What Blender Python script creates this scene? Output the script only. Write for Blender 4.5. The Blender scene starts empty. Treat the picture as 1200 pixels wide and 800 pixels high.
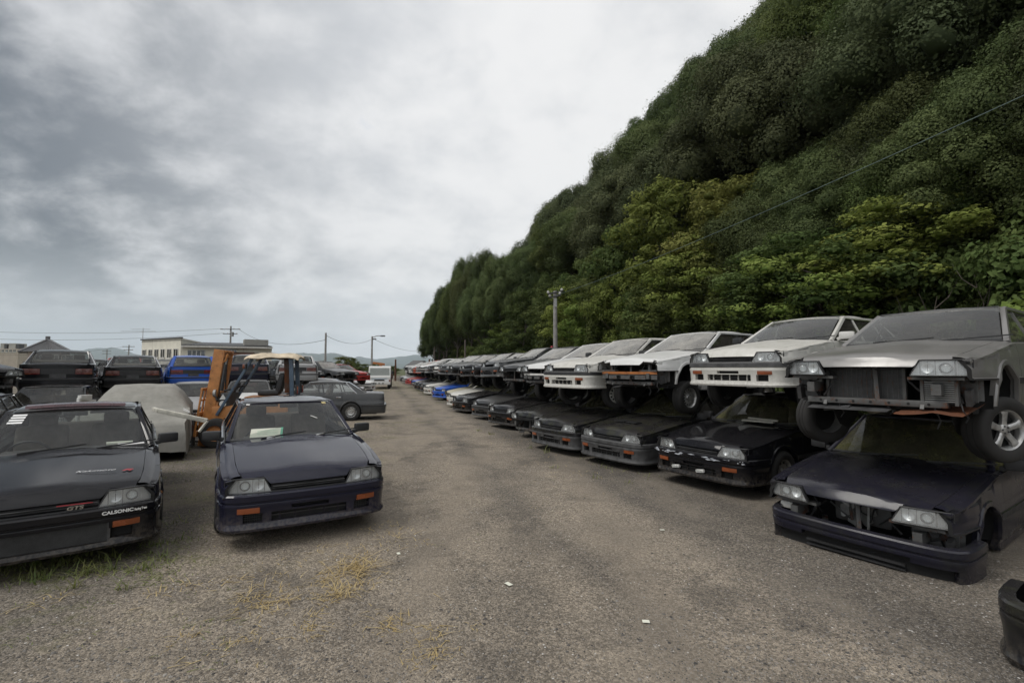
import bpy, bmesh, math, random
import numpy as np
from mathutils import Vector, Matrix, noise
R = math.radians
D = bpy.data
SC = bpy.context.scene
COL = SC.collection
rnd = random.Random(31)

# ------------------------------------------------------------------ camera
CAM_H, PITCH, LENS = 1.78, R(3.2), 17.0
F = 1200 * LENS / 36.0
cam_d = D.cameras.new('camera'); cam = D.objects.new('camera', cam_d); COL.objects.link(cam)
cam_d.lens = LENS; cam_d.sensor_width = 36; cam_d.clip_start = .05; cam_d.clip_end = 60000
cam.location = (0, 0, CAM_H); cam.rotation_euler = (R(90) + PITCH, 0, 0)
SC.camera = cam

# ------------------------------------------------------------------ light
SUN_AZ, SUN_EL = R(-104), R(54)
SKY_STRENGTH = .1
w = D.worlds.new('World'); SC.world = w; w.use_nodes = True
def build_world():
    nt = w.node_tree; N = nt.nodes; L = nt.links; N.clear()
    def nd(t, **k):
        n = N.new(t)
        for a, b in k.items(): setattr(n, a, b)
        return n
    def math_(op, a, b=None, c=None, clamp=False):
        n = nd('ShaderNodeMath', operation=op, use_clamp=clamp)
        for i, v in enumerate((a, b, c)):
            if v is None: continue
            if isinstance(v, (int, float)): n.inputs[i].default_value = v
            else: L.new(v, n.inputs[i])
        return n.outputs[0]
    def mixc(f, a, b):
        n = nd('ShaderNodeMix', data_type='RGBA')
        if isinstance(f, (int, float)): n.inputs[0].default_value = f
        else: L.new(f, n.inputs[0])
        for i, v in ((6, a), (7, b)):
            if isinstance(v, tuple): n.inputs[i].default_value = (*v, 1)
            else: L.new(v, n.inputs[i])
        return n.outputs[2]
    out = nd('ShaderNodeOutputWorld'); bg = nd('ShaderNodeBackground')
    sky = nd('ShaderNodeTexSky', sky_type='NISHITA', sun_disc=False)
    sky.sun_elevation = SUN_EL; sky.sun_rotation = SUN_AZ; sky.dust_density = 2.5; sky.air_density = 1.2
    tc = nd('ShaderNodeTexCoord'); sep = nd('ShaderNodeSeparateXYZ')
    L.new(tc.outputs['Generated'], sep.inputs[0])
    x, y, z = sep.outputs
    zc = math_('MAXIMUM', z, 0.0)
    den = math_('ADD', zc, .46)
    comb = nd('ShaderNodeCombineXYZ')
    L.new(math_('DIVIDE', x, den), comb.inputs[0]); L.new(math_('DIVIDE', y, den), comb.inputs[1])
    def fbm(scale, detail, rough, off, dist=0.):
        m = nd('ShaderNodeMapping'); m.inputs['Location'].default_value = off
        m.inputs['Rotation'].default_value = (0, 0, R(-25)); m.inputs['Scale'].default_value = (1, 1.12, 1)
        L.new(comb.outputs[0], m.inputs[0])
        n = nd('ShaderNodeTexNoise'); n.inputs['Scale'].default_value = scale; n.inputs['Detail'].default_value = detail
        n.inputs['Roughness'].default_value = rough; n.inputs['Distortion'].default_value = dist
        L.new(m.outputs[0], n.inputs['Vector']); return n.outputs[0]
    def ramp(v, a, b, c=0., d=1.):
        n = nd('ShaderNodeMapRange', interpolation_type='SMOOTHSTEP')
        L.new(v, n.inputs[0]); n.inputs[1].default_value = a; n.inputs[2].default_value = b
        n.inputs[3].default_value = c; n.inputs[4].default_value = d; return n.outputs[0]
    big = fbm(1.75, 7, .58, (2.6, 1.15, 0), .2)
    mid = fbm(5.2, 12, .58, (4.2, 7.7, 0), .15)
    # the thin part of the cloud deck, where the hidden sun brightens it
    vm = nd('ShaderNodeVectorMath', operation='DOT_PRODUCT')
    L.new(tc.outputs['Generated'], vm.inputs[0])
    vm.inputs[1].default_value = (math.sin(R(12)) * math.cos(R(27)), math.cos(R(12)) * math.cos(R(27)), math.sin(R(27)))
    glow = ramp(vm.outputs['Value'], .56, .99)
    dens = math_('ADD', math_('MULTIPLY', big, .5), math_('MULTIPLY', mid, .5))
    thick = ramp(math_('ADD', math_('SUBTRACT', dens, math_('MULTIPLY', glow, .05)), math_('MULTIPLY', ramp(x, 0., -.6), .07)), .37, .63)
    light = mixc(glow, (5.45, 5.5, 5.6), (7.1, 7.05, 7.0))
    left = ramp(x, .05, -.62)
    dark = mixc(glow, mixc(left, (2.5, 2.62, 2.8), (1.05, 1.17, 1.34)), (5.2, 5.3, 5.45))
    cloud = mixc(thick, light, dark)
    # low over the horizon the deck is seen edge on: paler and more even
    low = ramp(z, 0.0, .22, 1., 0.)
    cloud = mixc(math_('MULTIPLY', low, .62), cloud, mixc(left, (8.6, 8.85, 9.1), (6.6, 6.9, 7.2)))
    gaps = ramp(mid, .22, .36, .35, .06)
    col = mixc(gaps, cloud, sky.outputs[0])
    # brightness added to the unseen sky overhead and behind the camera, to light the yard
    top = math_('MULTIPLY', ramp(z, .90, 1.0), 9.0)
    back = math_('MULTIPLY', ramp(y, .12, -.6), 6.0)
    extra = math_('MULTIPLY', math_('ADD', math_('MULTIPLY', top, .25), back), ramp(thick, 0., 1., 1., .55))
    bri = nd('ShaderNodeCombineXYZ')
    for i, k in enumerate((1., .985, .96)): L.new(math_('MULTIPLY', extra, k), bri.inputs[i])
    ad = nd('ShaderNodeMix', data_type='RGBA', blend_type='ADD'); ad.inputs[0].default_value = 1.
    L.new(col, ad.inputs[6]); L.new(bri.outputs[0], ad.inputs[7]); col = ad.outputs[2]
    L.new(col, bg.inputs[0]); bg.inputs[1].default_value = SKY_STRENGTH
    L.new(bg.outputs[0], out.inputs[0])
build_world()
sl = D.lights.new('sun', 'SUN'); sun = D.objects.new('sun', sl); COL.objects.link(sun)
sl.energy = 1.5; sl.angle = R(28); sl.color = (1, .97, .92)
sd = Vector((math.sin(SUN_AZ) * math.cos(SUN_EL), math.cos(SUN_AZ) * math.cos(SUN_EL), math.sin(SUN_EL)))
sun.rotation_euler = sd.to_track_quat('Z', 'Y').to_euler(); sun.location = (0, 0, 60)
vs = SC.view_settings
vs.view_transform = 'Standard'; vs.look = 'None'; vs.gamma = 1; vs.exposure = .42; vs.use_curve_mapping = False
SC.cycles.use_denoising = True
SC.cycles.max_bounces = 8; SC.cycles.transparent_max_bounces = 16; SC.cycles.volume_bounces = 2
SC.cycles.caustics_reflective = False; SC.cycles.caustics_refractive = False

# ------------------------------------------------------------------ survey helpers: photo measurements -> places in the yard
def ray(px, py):
    fw = Vector((0, math.cos(PITCH), math.sin(PITCH))); up = Vector((0, -math.sin(PITCH), math.cos(PITCH)))
    return fw + Vector((1, 0, 0)) * ((px - 600) / F) + up * ((400 - py) / F)
def at(px, py, z=0.):
    d = ray(px, py); t = (z - CAM_H) / d.z
    return Vector((0, 0, CAM_H)) + d * t
def atY(px, py, Y):
    d = ray(px, py); return Vector((0, 0, CAM_H)) + d * (Y / d.y)
ROW = R(-15.8)
RU = Vector((math.sin(ROW), math.cos(ROW), 0)); RV = Vector((math.cos(ROW), -math.sin(ROW), 0))
def sl_xy(s, l): p = RU * s + RV * l; return p.x, p.y
def to_sl(x, y): p = Vector((x, y, 0)); return p.dot(RU), p.dot(RV)
def lerp(a, b, t): return a + (b - a) * t
def interp(tab, x):
    if x <= tab[0][0]: return tab[0][1]
    for (a, b), (c, d) in zip(tab, tab[1:]):
        if x <= c: return b + (d - b) * (x - a) / (c - a)
    return tab[-1][1]
def sstep(a, b, x):
    t = min(1, max(0, (x - a) / (b - a))); return t * t * (3 - 2 * t)

# ------------------------------------------------------------------ materials
class NT:
    def __init__(s, name):
        s.m = D.materials.new(name); s.m.use_nodes = True
        s.t = s.m.node_tree; s.t.nodes.clear()
        s.out = s.n('ShaderNodeOutputMaterial')
    def n(s, t, **k):
        n = s.t.nodes.new(t)
        for a, b in k.items(): setattr(n, a, b)
        return n
    def l(s, a, b): s.t.links.new(a, b)
    def put(s, sock, v):
        if v is None: return
        if isinstance(v, bpy.types.NodeSocket): s.l(v, sock)
        elif isinstance(v, tuple) and len(v) == 3 and sock.type == 'RGBA': sock.default_value = (*v, 1)
        else: sock.default_value = v
    def math(s, op, a, b=None, c=None, clamp=False):
        n = s.n('ShaderNodeMath', operation=op, use_clamp=clamp)
        for i, v in enumerate((a, b, c)): s.put(n.inputs[i], v)
        return n.outputs[0]
    def mix(s, f, a, b, bt='MIX'):
        n = s.n('ShaderNodeMix', data_type='RGBA', blend_type=bt)
        s.put(n.inputs[0], f); s.put(n.inputs[6], a); s.put(n.inputs[7], b); return n.outputs[2]
    def coord(s, kind='Object'): 
        return s.n('ShaderNodeTexCoord').outputs[kind]
    def mapping(s, v, scale=(1, 1, 1), loc=(0, 0, 0), rot=(0, 0, 0)):
        m = s.n('ShaderNodeMapping'); s.l(v, m.inputs[0])
        m.inputs['Scale'].default_value = scale; m.inputs['Location'].default_value = loc; m.inputs['Rotation'].default_value = rot
        return m.outputs[0]
    def noise(s, v, scale, detail=4, rough=.55, dist=0., out=0):
        n = s.n('ShaderNodeTexNoise'); s.put(n.inputs['Vector'], v)
        n.inputs['Scale'].default_value = scale; n.inputs['Detail'].default_value = detail
        n.inputs['Roughness'].default_value = rough; n.inputs['Distortion'].default_value = dist
        return n.outputs[out]
    def voro(s, v, scale, feature='F1', out='Distance', rnd_=1.):
        n = s.n('ShaderNodeTexVoronoi', feature=feature); s.put(n.inputs['Vector'], v)
        n.inputs['Scale'].default_value = scale; n.inputs['Randomness'].default_value = rnd_; return n.outputs[out]
    def ramp(s, v, a, b, c=0., d=1.):
        n = s.n('ShaderNodeMapRange', interpolation_type='SMOOTHSTEP'); s.put(n.inputs[0], v)
        for i, q in enumerate((a, b, c, d)): n.inputs[i + 1].default_value = q
        return n.outputs[0]
    def bump(s, h, strength=.3, dist=.01):
        b = s.n('ShaderNodeBump'); s.put(b.inputs['Height'], h)
        b.inputs['Strength'].default_value = strength; b.inputs['Distance'].default_value = dist; return b.outputs[0]
    def princ(s, **k):
        p = s.n('ShaderNodeBsdfPrincipled')
        for a, v in k.items(): s.put(p.inputs[a.replace('_', ' ')], v)
        return p.outputs[0]
    def surf(s, sh): s.l(sh, s.out.inputs[0]); return s.m
    def rand(s): return s.n('ShaderNodeObjectInfo').outputs['Random']
    def upness(s):
        g = s.n('ShaderNodeNewGeometry'); sp = s.n('ShaderNodeSeparateXYZ'); s.l(g.outputs['Normal'], sp.inputs[0])
        return sp.outputs[2]

def m_simple(name, c, rough=.6, metal=0., var=.25, scale=9., bump=0., coat=0.):
    t = NT(name); v = t.coord()
    n = t.noise(v, scale, 5, .6)
    k = t.ramp(n, .3, .7, 1 - var, 1 + var)
    col = t.mix(1., c, k, 'MULTIPLY')
    kw = dict(Base_Color=col, Roughness=t.ramp(n, .2, .8, max(.05, rough - .12), min(1, rough + .12)), Metallic=metal)
    if coat: kw['Coat_Weight'] = coat
    if bump: kw['Normal'] = t.bump(t.noise(v, scale * 6, 4, .6), bump, .004)
    return t.surf(t.princ(**kw))

def m_paint(name, c, rough=.3, dust=.35, metal=0., moss=0., coat=.3, chalk=0., spec=.42):
    """Old car paint: clear coat, settled dust on upward faces, dirt film, optional moss and chalky fading."""
    t = NT(name); v = t.coord(); rn = t.rand()
    off = t.n('ShaderNodeVectorMath', operation='ADD'); t.l(v, off.inputs[0])
    cb = t.n('ShaderNodeCombineXYZ'); t.l(t.math('MULTIPLY', rn, 37.), cb.inputs[0]); t.l(t.math('MULTIPLY', rn, 11.), cb.inputs[1])
    t.l(cb.outputs[0], off.inputs[1]); v = off.outputs[0]
    n1 = t.noise(v, 2.2, 6, .62); n2 = t.noise(v, 26., 5, .65)
    streak = t.noise(t.mapping(v, (4, 18, 2.2)), 1.6, 5, .6)
    col = t.mix(t.ramp(n1, .35, .75, 0, chalk), c, tuple(min(.8, q * 1.6 + .05) for q in c))
    up = t.ramp(t.upness(), .35, .97)
    d = t.math('MULTIPLY', t.math('MULTIPLY', up, t.ramp(n1, .25, .72, .35, 1.)), t.ramp(n2, .3, .7, .8, 1.))
    film = t.math('ADD', t.math('MULTIPLY', d, dust), t.ramp(streak, .48, .8, .0, dust * .35), clamp=True)
    col = t.mix(film, col, (.23, .205, .17))
    if moss:
        col = t.mix(t.math('MULTIPLY', t.ramp(t.noise(v, 5., 6, .7), .45, .65), moss), col, (.075, .08, .03))
    sx = t.n('ShaderNodeSeparateXYZ'); t.l(t.coord(), sx.inputs[0])
    splash = t.math('MULTIPLY', t.ramp(sx.outputs[2], .42, .2, 0., .3), t.ramp(n2, .35, .65))
    col = t.mix(splash, col, (.17, .145, .115))
    spots = t.ramp(t.noise(v, 75., 3, .7), .72, .77, 0, .3)
    col = t.mix(spots, col, (.19, .17, .14))
    rg = t.math('ADD', t.math('MULTIPLY', film, .55), t.ramp(n1, .3, .7, rough - .05, rough + .07), clamp=True)
    return t.surf(t.princ(Base_Color=col, Roughness=rg, Metallic=metal, Specular_IOR_Level=spec, Coat_Weight=t.math('MULTIPLY', t.math('SUBTRACT', 1., film, clamp=True), coat), Coat_Roughness=.08))

def m_glass(name, tint=(.62, .66, .64), dust=.16, dustc=(.30, .28, .24), moss=0., rough=.02, f0=.06, grain=1.):
    t = NT(name); v = t.coord()
    g = t.n('ShaderNodeNewGeometry'); dp = t.n('ShaderNodeVectorMath', operation='DOT_PRODUCT')
    t.l(g.outputs['Normal'], dp.inputs[0]); t.l(g.outputs['Incoming'], dp.inputs[1])
    cosv = t.math('ABSOLUTE', dp.outputs['Value'])
    fr = t.math('ADD', t.math('MULTIPLY', t.math('POWER', t.math('SUBTRACT', 1., cosv, clamp=True), 5.), 1 - f0), f0, clamp=True)
    tr = t.n('ShaderNodeBsdfTransparent'); tr.inputs[0].default_value = (*tint, 1)
    gl = t.n('ShaderNodeBsdfGlossy'); gl.inputs['Roughness'].default_value = rough; gl.inputs[0].default_value = (.95, .97, 1, 1)
    df = t.n('ShaderNodeBsdfDiffuse')
    n1 = t.noise(v, 2.5, 6, .65); n2 = t.noise(v, 40., 4, .7)
    dc = dustc
    f = t.math('MULTIPLY', t.ramp(n1, .25, .75, .5, 1.3), t.ramp(n2, .25, .7, 1 - .4 * grain, 1 + .2 * grain))
    if moss:
        mm = t.math('MULTIPLY', t.ramp(t.noise(v, 3.3, 6, .7), .35, .65), 1.)
        dc = t.mix(mm, dustc, (.085, .085, .035))
        f = t.math('ADD', f, t.math('MULTIPLY', mm, moss / max(dust, .01)))
    t.put(df.inputs[0], dc)
    a = t.n('ShaderNodeMixShader'); t.l(fr, a.inputs[0]); t.l(tr.outputs[0], a.inputs[1]); t.l(gl.outputs[0], a.inputs[2])
    b = t.n('ShaderNodeMixShader'); t.l(t.math('MULTIPLY', f, dust, clamp=True), b.inputs[0]); t.l(a.outputs[0], b.inputs[1]); t.l(df.outputs[0], b.inputs[2])
    return t.surf(b.outputs[0])

def m_rust(name, c, amount=.5, rough=.55):
    t = NT(name); v = t.coord()
    n = t.noise(v, 7., 8, .68); n2 = t.noise(v, 45., 4, .6)
    k = t.math('ADD', t.math('MULTIPLY', n, .75), t.math('MULTIPLY', n2, .25))
    f = t.ramp(k, .62 - amount * .3, .70 - amount * .2)
    rust = t.mix(n2, (.16, .055, .02), (.07, .028, .014))
    col = t.mix(f, t.mix(t.ramp(n, .3, .7), c, tuple(q * .6 for q in c)), rust)
    return t.surf(t.princ(Base_Color=col, Roughness=t.ramp(f, 0, 1, rough, .9), Normal=t.bump(k, .25, .004)))

M = {}
M['black_plastic'] = m_simple('black_plastic', (.022, .022, .023), .55, var=.3, bump=.1)
M['grey_plastic'] = m_simple('grey_plastic', (.055, .055, .056), .6, var=.35, bump=.1)
M['void'] = m_simple('dark_inner', (.009, .009, .009), .85, var=.3)  # near-black colour standing for shade inside bays, gaps and openings
M['inner_metal'] = m_rust('inner_metal', (.10, .10, .098), .35, .5)
M['core'] = m_simple('radiator_core', (.045, .046, .047), .5, .3, var=.4, scale=30)
M['rubber'] = m_simple('tyre_rubber', (.020, .019, .018), .8, var=.35, scale=6, bump=.15)
M['interior'] = m_simple('interior_trim', (.05, .046, .043), .85, var=.25)
M['seat'] = m_simple('seat_cloth', (.115, .10, .088), .9, var=.2, scale=14, bump=.15)
M['steel'] = m_simple('wheel_steel', (.30, .30, .29), .45, .55, var=.25)
M['alloy'] = m_simple('wheel_alloy', (.46, .46, .45), .38, .75, var=.3, scale=12)
M['white_wheel'] = m_simple('wheel_white', (.55, .54, .50), .5, .1, var=.22)
M['chrome'] = m_simple('chrome_trim', (.62, .62, .62), .18, 1., var=.15)
M['reflector'] = m_simple('lamp_reflector', (.80, .81, .82), .42, .6, var=.06)
M['amber'] = m_simple('amber_lens', (.20, .048, .012), .25, var=.15, coat=.5)
M['red_lens'] = m_simple('red_lens', (.15, .012, .012), .25, var=.2, coat=.5)
M['pink_lens'] = m_simple('faded_red_lens', (.14, .055, .047), .3, var=.25, coat=.4)
M['lens'] = m_glass('lamp_lens', (.90, .92, .92), .22, (.74, .75, .74), rough=.04, f0=.08, grain=.2)
M['glass'] = m_glass('window_glass', (.55, .58, .56), .10)
M['glass_clean'] = m_glass('window_glass_clean', (.82, .85, .83), .05)
M['glass_dusty'] = m_glass('dusty_glass', (.5, .5, .47), .46, (.46, .44, .40), rough=.06, grain=.5)
M['glass_moss'] = m_glass('mossy_glass', (.5, .5, .42), .30, (.16, .15, .10), moss=.55)
M['white_plastic'] = m_simple('white_paint', (.62, .61, .58), .5, var=.12)
M['paper'] = m_simple('paper', (.66, .66, .56), .8, var=.06)
M['green_ink'] = m_simple('green_ink', (.12, .42, .28), .7)
M['red_ink'] = m_simple('red_ink', (.38, .03, .04), .5)
M['decal_white'] = m_simple('white_decal', (.75, .75, .74), .5, var=.05)

PAINT = dict(
    black=m_paint('paint_black', (.009, .009, .011), .08, .022, coat=.12, spec=.24),
    black2=m_paint('paint_black_dusty', (.012, .012, .013), .20, .06, coat=.15, spec=.28),
    moss_black=m_paint('paint_black_mossy', (.012, .012, .014), .26, .09, moss=.2, coat=.12, spec=.28),
    navy=m_paint('paint_navy', (.0135, .014, .027), .09, .025, coat=.12, spec=.28),
    navy_old=m_paint('paint_navy_old', (.0125, .0125, .022), .22, .05, moss=.10, coat=.12, spec=.28),
    gun=m_paint('paint_gunmetal', (.21, .205, .20), .34, .20, metal=.4),
    grey=m_paint('paint_grey', (.045, .047, .049), .32, .18, metal=.2),
    silver=m_paint('paint_silver', (.34, .34, .34), .36, .25, metal=.4),
    white=m_paint('paint_white', (.60, .60, .585), .34, .16, chalk=.2),
    white_dirty=m_paint('paint_white_dirty', (.58, .57, .53), .45, .34, moss=.14, coat=.3),
    red=m_paint('paint_red', (.34, .018, .018), .35, .2, chalk=.2),
    orange=m_paint('paint_orange_red', (.42, .06, .02), .4, .2, chalk=.3),
    blue=m_paint('paint_blue', (.012, .085, .42), .3, .14),
    cream=m_paint('paint_cream', (.44, .41, .30), .5, .3, moss=.15, coat=.2),
)

# ------------------------------------------------------------------ mesh building
class MB:
    def __init__(s): s.v = []; s.f = []; s.mi = []; s.mats = []
    def mat(s, m):
        if m not in s.mats: s.mats.append(m)
        return s.mats.index(m)
    def face(s, pts, m):
        b = len(s.v); s.v += [tuple(p) for p in pts]; s.f.append(tuple(range(b, b + len(pts)))); s.mi.append(s.mat(m))
    def grid(s, P, m, close_u=False, close_v=False, skip=None):
        """P[i][j] points; m material or function(i,j)"""
        nu, nv = len(P), len(P[0]); b = len(s.v)
        for r in P: s.v += [tuple(p) for p in r]
        for i in range(nu if close_u else nu - 1):
            for j in range(nv if close_v else nv - 1):
                if skip and (i, j) in skip: continue
                q = [b + i * nv + j, b + ((i + 1) % nu) * nv + j, b + ((i + 1) % nu) * nv + (j + 1) % nv, b + i * nv + (j + 1) % nv]
                s.f.append(tuple(q)); s.mi.append(s.mat(m(i, j) if callable(m) else m))
    def recess_grid(s, P, nrm, flags, depth, m, m_in):
        s.grid(P, m, skip=flags)
        Q = [[Vector(P[i][j]) - nrm[i] * depth for j in range(len(P[0]))] for i in range(len(P))]
        for (i, j) in flags:
            s.face([Q[i][j], Q[i + 1][j], Q[i + 1][j + 1], Q[i][j + 1]], m_in)
            for (di, dj, a, b_) in ((-1, 0, (i, j), (i, j + 1)), (1, 0, (i + 1, j), (i + 1, j + 1)), (0, -1, (i, j), (i + 1, j)), (0, 1, (i, j + 1), (i + 1, j + 1))):
                if (i + di, j + dj) not in flags:
                    s.face([P[a[0]][a[1]], P[b_[0]][b_[1]], Q[b_[0]][b_[1]], Q[a[0]][a[1]]], m(i, j) if callable(m) else m)
    def box(s, c, d, m, rot=None, bev=0.):
        bm = bmesh.new(); bmesh.ops.create_cube(bm, size=1.)
        bmesh.ops.scale(bm, vec=d, verts=bm.verts)
        if bev: bmesh.ops.bevel(bm, geom=list(bm.edges), offset=min(bev, min(d) * .45), segments=2, affect='EDGES', profile=.6)
        s.add_bm(bm, m, Matrix.Translation(c) @ (rot.to_4x4() if rot else Matrix()))
    def add_bm(s, bm, m, mat=None):
        b = len(s.v); bm.verts.ensure_lookup_table()
        for v in bm.verts: s.v.append(tuple(mat @ v.co) if mat else tuple(v.co))
        k = s.mat(m)
        for f in bm.faces: s.f.append(tuple(b + v.index for v in f.verts)); s.mi.append(k)
        bm.free()
    def bar(s, p0, p1, w, h, m, up=Vector((0, 0, 1)), bev=0.):
        p0, p1 = Vector(p0), Vector(p1); x = p1 - p0; ln = x.length; x = x / ln
        y = Vector(up).cross(x)
        y = y.normalized() if y.length > 1e-5 else Vector((0, 1, 0)); z = x.cross(y)
        rot = Matrix((x, y, z)).transposed()
        s.box((p0 + p1) / 2, (ln, w, h), m, rot, bev)
    def tube(s, path, r, m, n=8, caps=True):
        path = [Vector(p) for p in path]; P = []
        for i, p in enumerate(path):
            t = (path[min(i + 1, len(path) - 1)] - path[max(i - 1, 0)]).normalized()
            a = Vector((0, 0, 1)) if abs(t.z) < .9 else Vector((1, 0, 0))
            u = t.cross(a).normalized(); v = t.cross(u)
            rr = r[i] if isinstance(r, (list, tuple)) else r
            P.append([p + (u * math.cos(2 * math.pi * k / n) + v * math.sin(2 * math.pi * k / n)) * rr for k in range(n)])
        s.grid(P, m, close_v=True)
        if caps: s.face(P[0], m); s.face(P[-1], m)
    def lathe(s, prof, m, n=32, axis='y', c=(0, 0, 0)):
        """prof: (radius, along-axis)"""
        P = []
        for r, a in prof:
            row = []
            for k in range(n):
                t = 2 * math.pi * k / n; q = (r * math.cos(t), r * math.sin(t))
                if axis == 'y': p = (q[0], a, q[1])
                elif axis == 'x': p = (a, q[0], q[1])
                else: p = (q[0], q[1], a)
                row.append((p[0] + c[0], p[1] + c[1], p[2] + c[2]))
            P.append(row)
        s.grid(P, m, close_v=True)
    def plate(s, poly, thick_vec, m):
        """closed prism from polygon and an offset vector"""
        t = Vector(thick_vec); a = [Vector(p) for p in poly]; b = [p + t for p in a]
        s.face(a, m); s.face(list(reversed(b)), m)
        for i in range(len(a)): s.face([a[i], a[(i + 1) % len(a)], b[(i + 1) % len(a)], b[i]], m)
    def xform(s, M4, start=0):
        for i in range(start, len(s.v)): s.v[i] = tuple(M4 @ Vector(s.v[i]))
    def mesh(s, name, sharp=32, weld=True, recalc=True):
        me = D.meshes.new(name); me.from_pydata(s.v, [], s.f)
        for m in s.mats: me.materials.append(M[m] if isinstance(m, str) and m in M else (None if m == 'PAINT' else m))
        me.polygons.foreach_set('material_index', s.mi)
        if weld:
            bm = bmesh.new(); bm.from_mesh(me)
            bmesh.ops.remove_doubles(bm, verts=bm.verts, dist=.0006)
            if recalc: bmesh.ops.recalc_face_normals(bm, faces=bm.faces)
            bm.to_mesh(me); bm.free()
        me.polygons.foreach_set('use_smooth', [True] * len(me.polygons))
        me.set_sharp_from_angle(angle=R(sharp)); me.update()
        return me

def obj(name, data, parent=None, loc=None, rot=None):
    o = D.objects.new(name, data); COL.objects.link(o)
    if parent: o.parent = parent
    if loc is not None: o.location = loc
    if rot is not None: o.rotation_euler = rot
    return o
def tag(o, label, cat, group=None, kind=None):
    o['label'] = label; o['category'] = cat
    if group: o['group'] = group
    if kind: o['kind'] = kind
    return o
def setting(o, kind='structure'): o['kind'] = kind; return o
def thing(name, label, cat, loc=(0, 0, 0), rz=0., group=None):
    return tag(obj(name, None, None, loc, (0, 0, rz)), label, cat, group)
def paint_slots(o, paint):
    for i, sl_ in enumerate(o.material_slots):
        if o.data.materials[i] is None: sl_.link = 'OBJECT'; sl_.material = paint
    return o
# ------------------------------------------------------------------ cars (x forward, y to the car's left, z up, metres)
AX_F, AX_R, R_T = 1.31, -1.305, .305
def Wd(x): return interp([(-2.44, .72), (-2.38, .78), (-2.2, .81), (-1.8, .832), (-1.2, .842), (.5, .842), (1.2, .835), (1.7, .825), (2.0, .80), (2.12, .765), (2.2, .70)], x)
def Zs(x): return interp([(-2.44, .895), (-2.1, .915), (-1.6, .92), (-.8, .902), (.3, .887), (.9, .865), (1.5, .785), (2.0, .705), (2.2, .665)], x)
def Hz(x): return Zs(x) + .02
def sec(z): return interp([(.18, -.05), (.26, -.014), (.40, 0), (.458, 0), (.466, .012), (.524, .012), (.532, 0), (.60, 0), (.612, -.006), (.70, -.008), (.80, -.018), (.88, -.036), (.93, -.055)], z)
LEV = [.19, .24, .30, .40, .458, .466, .524, .532, .60, .612, .70, .78, .84]
ARCH = .352
def Zb(x):
    for a in (AX_F, AX_R):
        d = abs(x - a)
        if d < ARCH: return .30 + math.sqrt(max(0, ARCH ** 2 - d * d))
    if x > AX_F: return .51
    if x < AX_R - .3: return .50
    return .20
def columns(x0, x1):
    xs = [x0, x1]; n = max(2, int(abs(x1 - x0) / .12))
    xs += [lerp(x0, x1, i / n) for i in range(1, n)]
    for a in (AX_F, AX_R):
        for k in range(-8, 9):
            t = a + ARCH * math.sin(k / 8 * math.pi / 2)
            if min(x0, x1) < t < max(x0, x1): xs.append(t)
        for t in (a - ARCH - .002, a + ARCH + .002):
            if min(x0, x1) < t < max(x0, x1): xs.append(t)
    xs = sorted(set(round(x, 4) for x in xs)); return xs
def side_panel(mb, x0, x1, sg, strip='black_plastic', inset=0., paint='PAINT'):
    xs = columns(x0, x1); P = []
    for x in xs:
        zt = Zs(x); zb = Zb(x); row = []
        for z in LEV + [zt - .03, zt - .008, zt]:
            zz = min(max(z, zb), zt)
            y = Wd(x) + sec(zz) - inset
            if zz >= zt - .001: y = Wd(x) - .062 - inset
            row.append((x, sg * y, zz))
        P.append(row)
    mb.grid(P, lambda i, j: strip if (j == 5 and strip) else paint)
    # folded edge that gives the panel its thickness round the arch and the sill
    E = [[P[i][0], (P[i][0][0], P[i][0][1] - sg * .05, P[i][0][2] - .002)] for i in range(len(xs))]
    mb.grid(E, paint)
    for i in (0, len(xs) - 1):
        Q = [[p, (p[0], p[1] - sg * .03, p[2])] for p in P[i]]
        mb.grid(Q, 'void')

def arch_lip(mb, ax, sg):
    P = []
    for k in range(0, 15):
        t = lerp(-.06, math.pi + .06, k / 14)
        row = []
        for rr, o in ((ARCH - .012, -.02), (ARCH - .006, .010), (ARCH + .014, .014), (ARCH + .036, .012), (ARCH + .05, -.004)):
            x = ax + rr * math.cos(t); z = .30 + rr * math.sin(t)
            row.append((x, sg * (Wd(x) + sec(z) + o), z))
        P.append(row)
    mb.grid(P, 'PAINT')
def wheel_well(mb, ax, sg):
    P = []
    for k in range(13):
        t = lerp(-.15, math.pi + .15, k / 12)
        P.append([(ax + (ARCH + .01) * math.cos(t), sg * y, .30 + (ARCH + .01) * math.sin(t)) for y in (.80, .50)])
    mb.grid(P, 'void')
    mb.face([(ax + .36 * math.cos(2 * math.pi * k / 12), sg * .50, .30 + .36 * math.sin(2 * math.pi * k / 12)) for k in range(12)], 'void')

CREASE = lambda x: .30 + .055 * (2.15 - x)
def hood_z(x, y):
    yh = Wd(x) - .15
    z = Hz(x) + .028 * (1 - (y / yh) ** 2)
    if abs(y) < CREASE(x): z += .013
    return z
def nose_x(y): return 2.185 - .11 * (abs(y) / .78) ** 2.6

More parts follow.
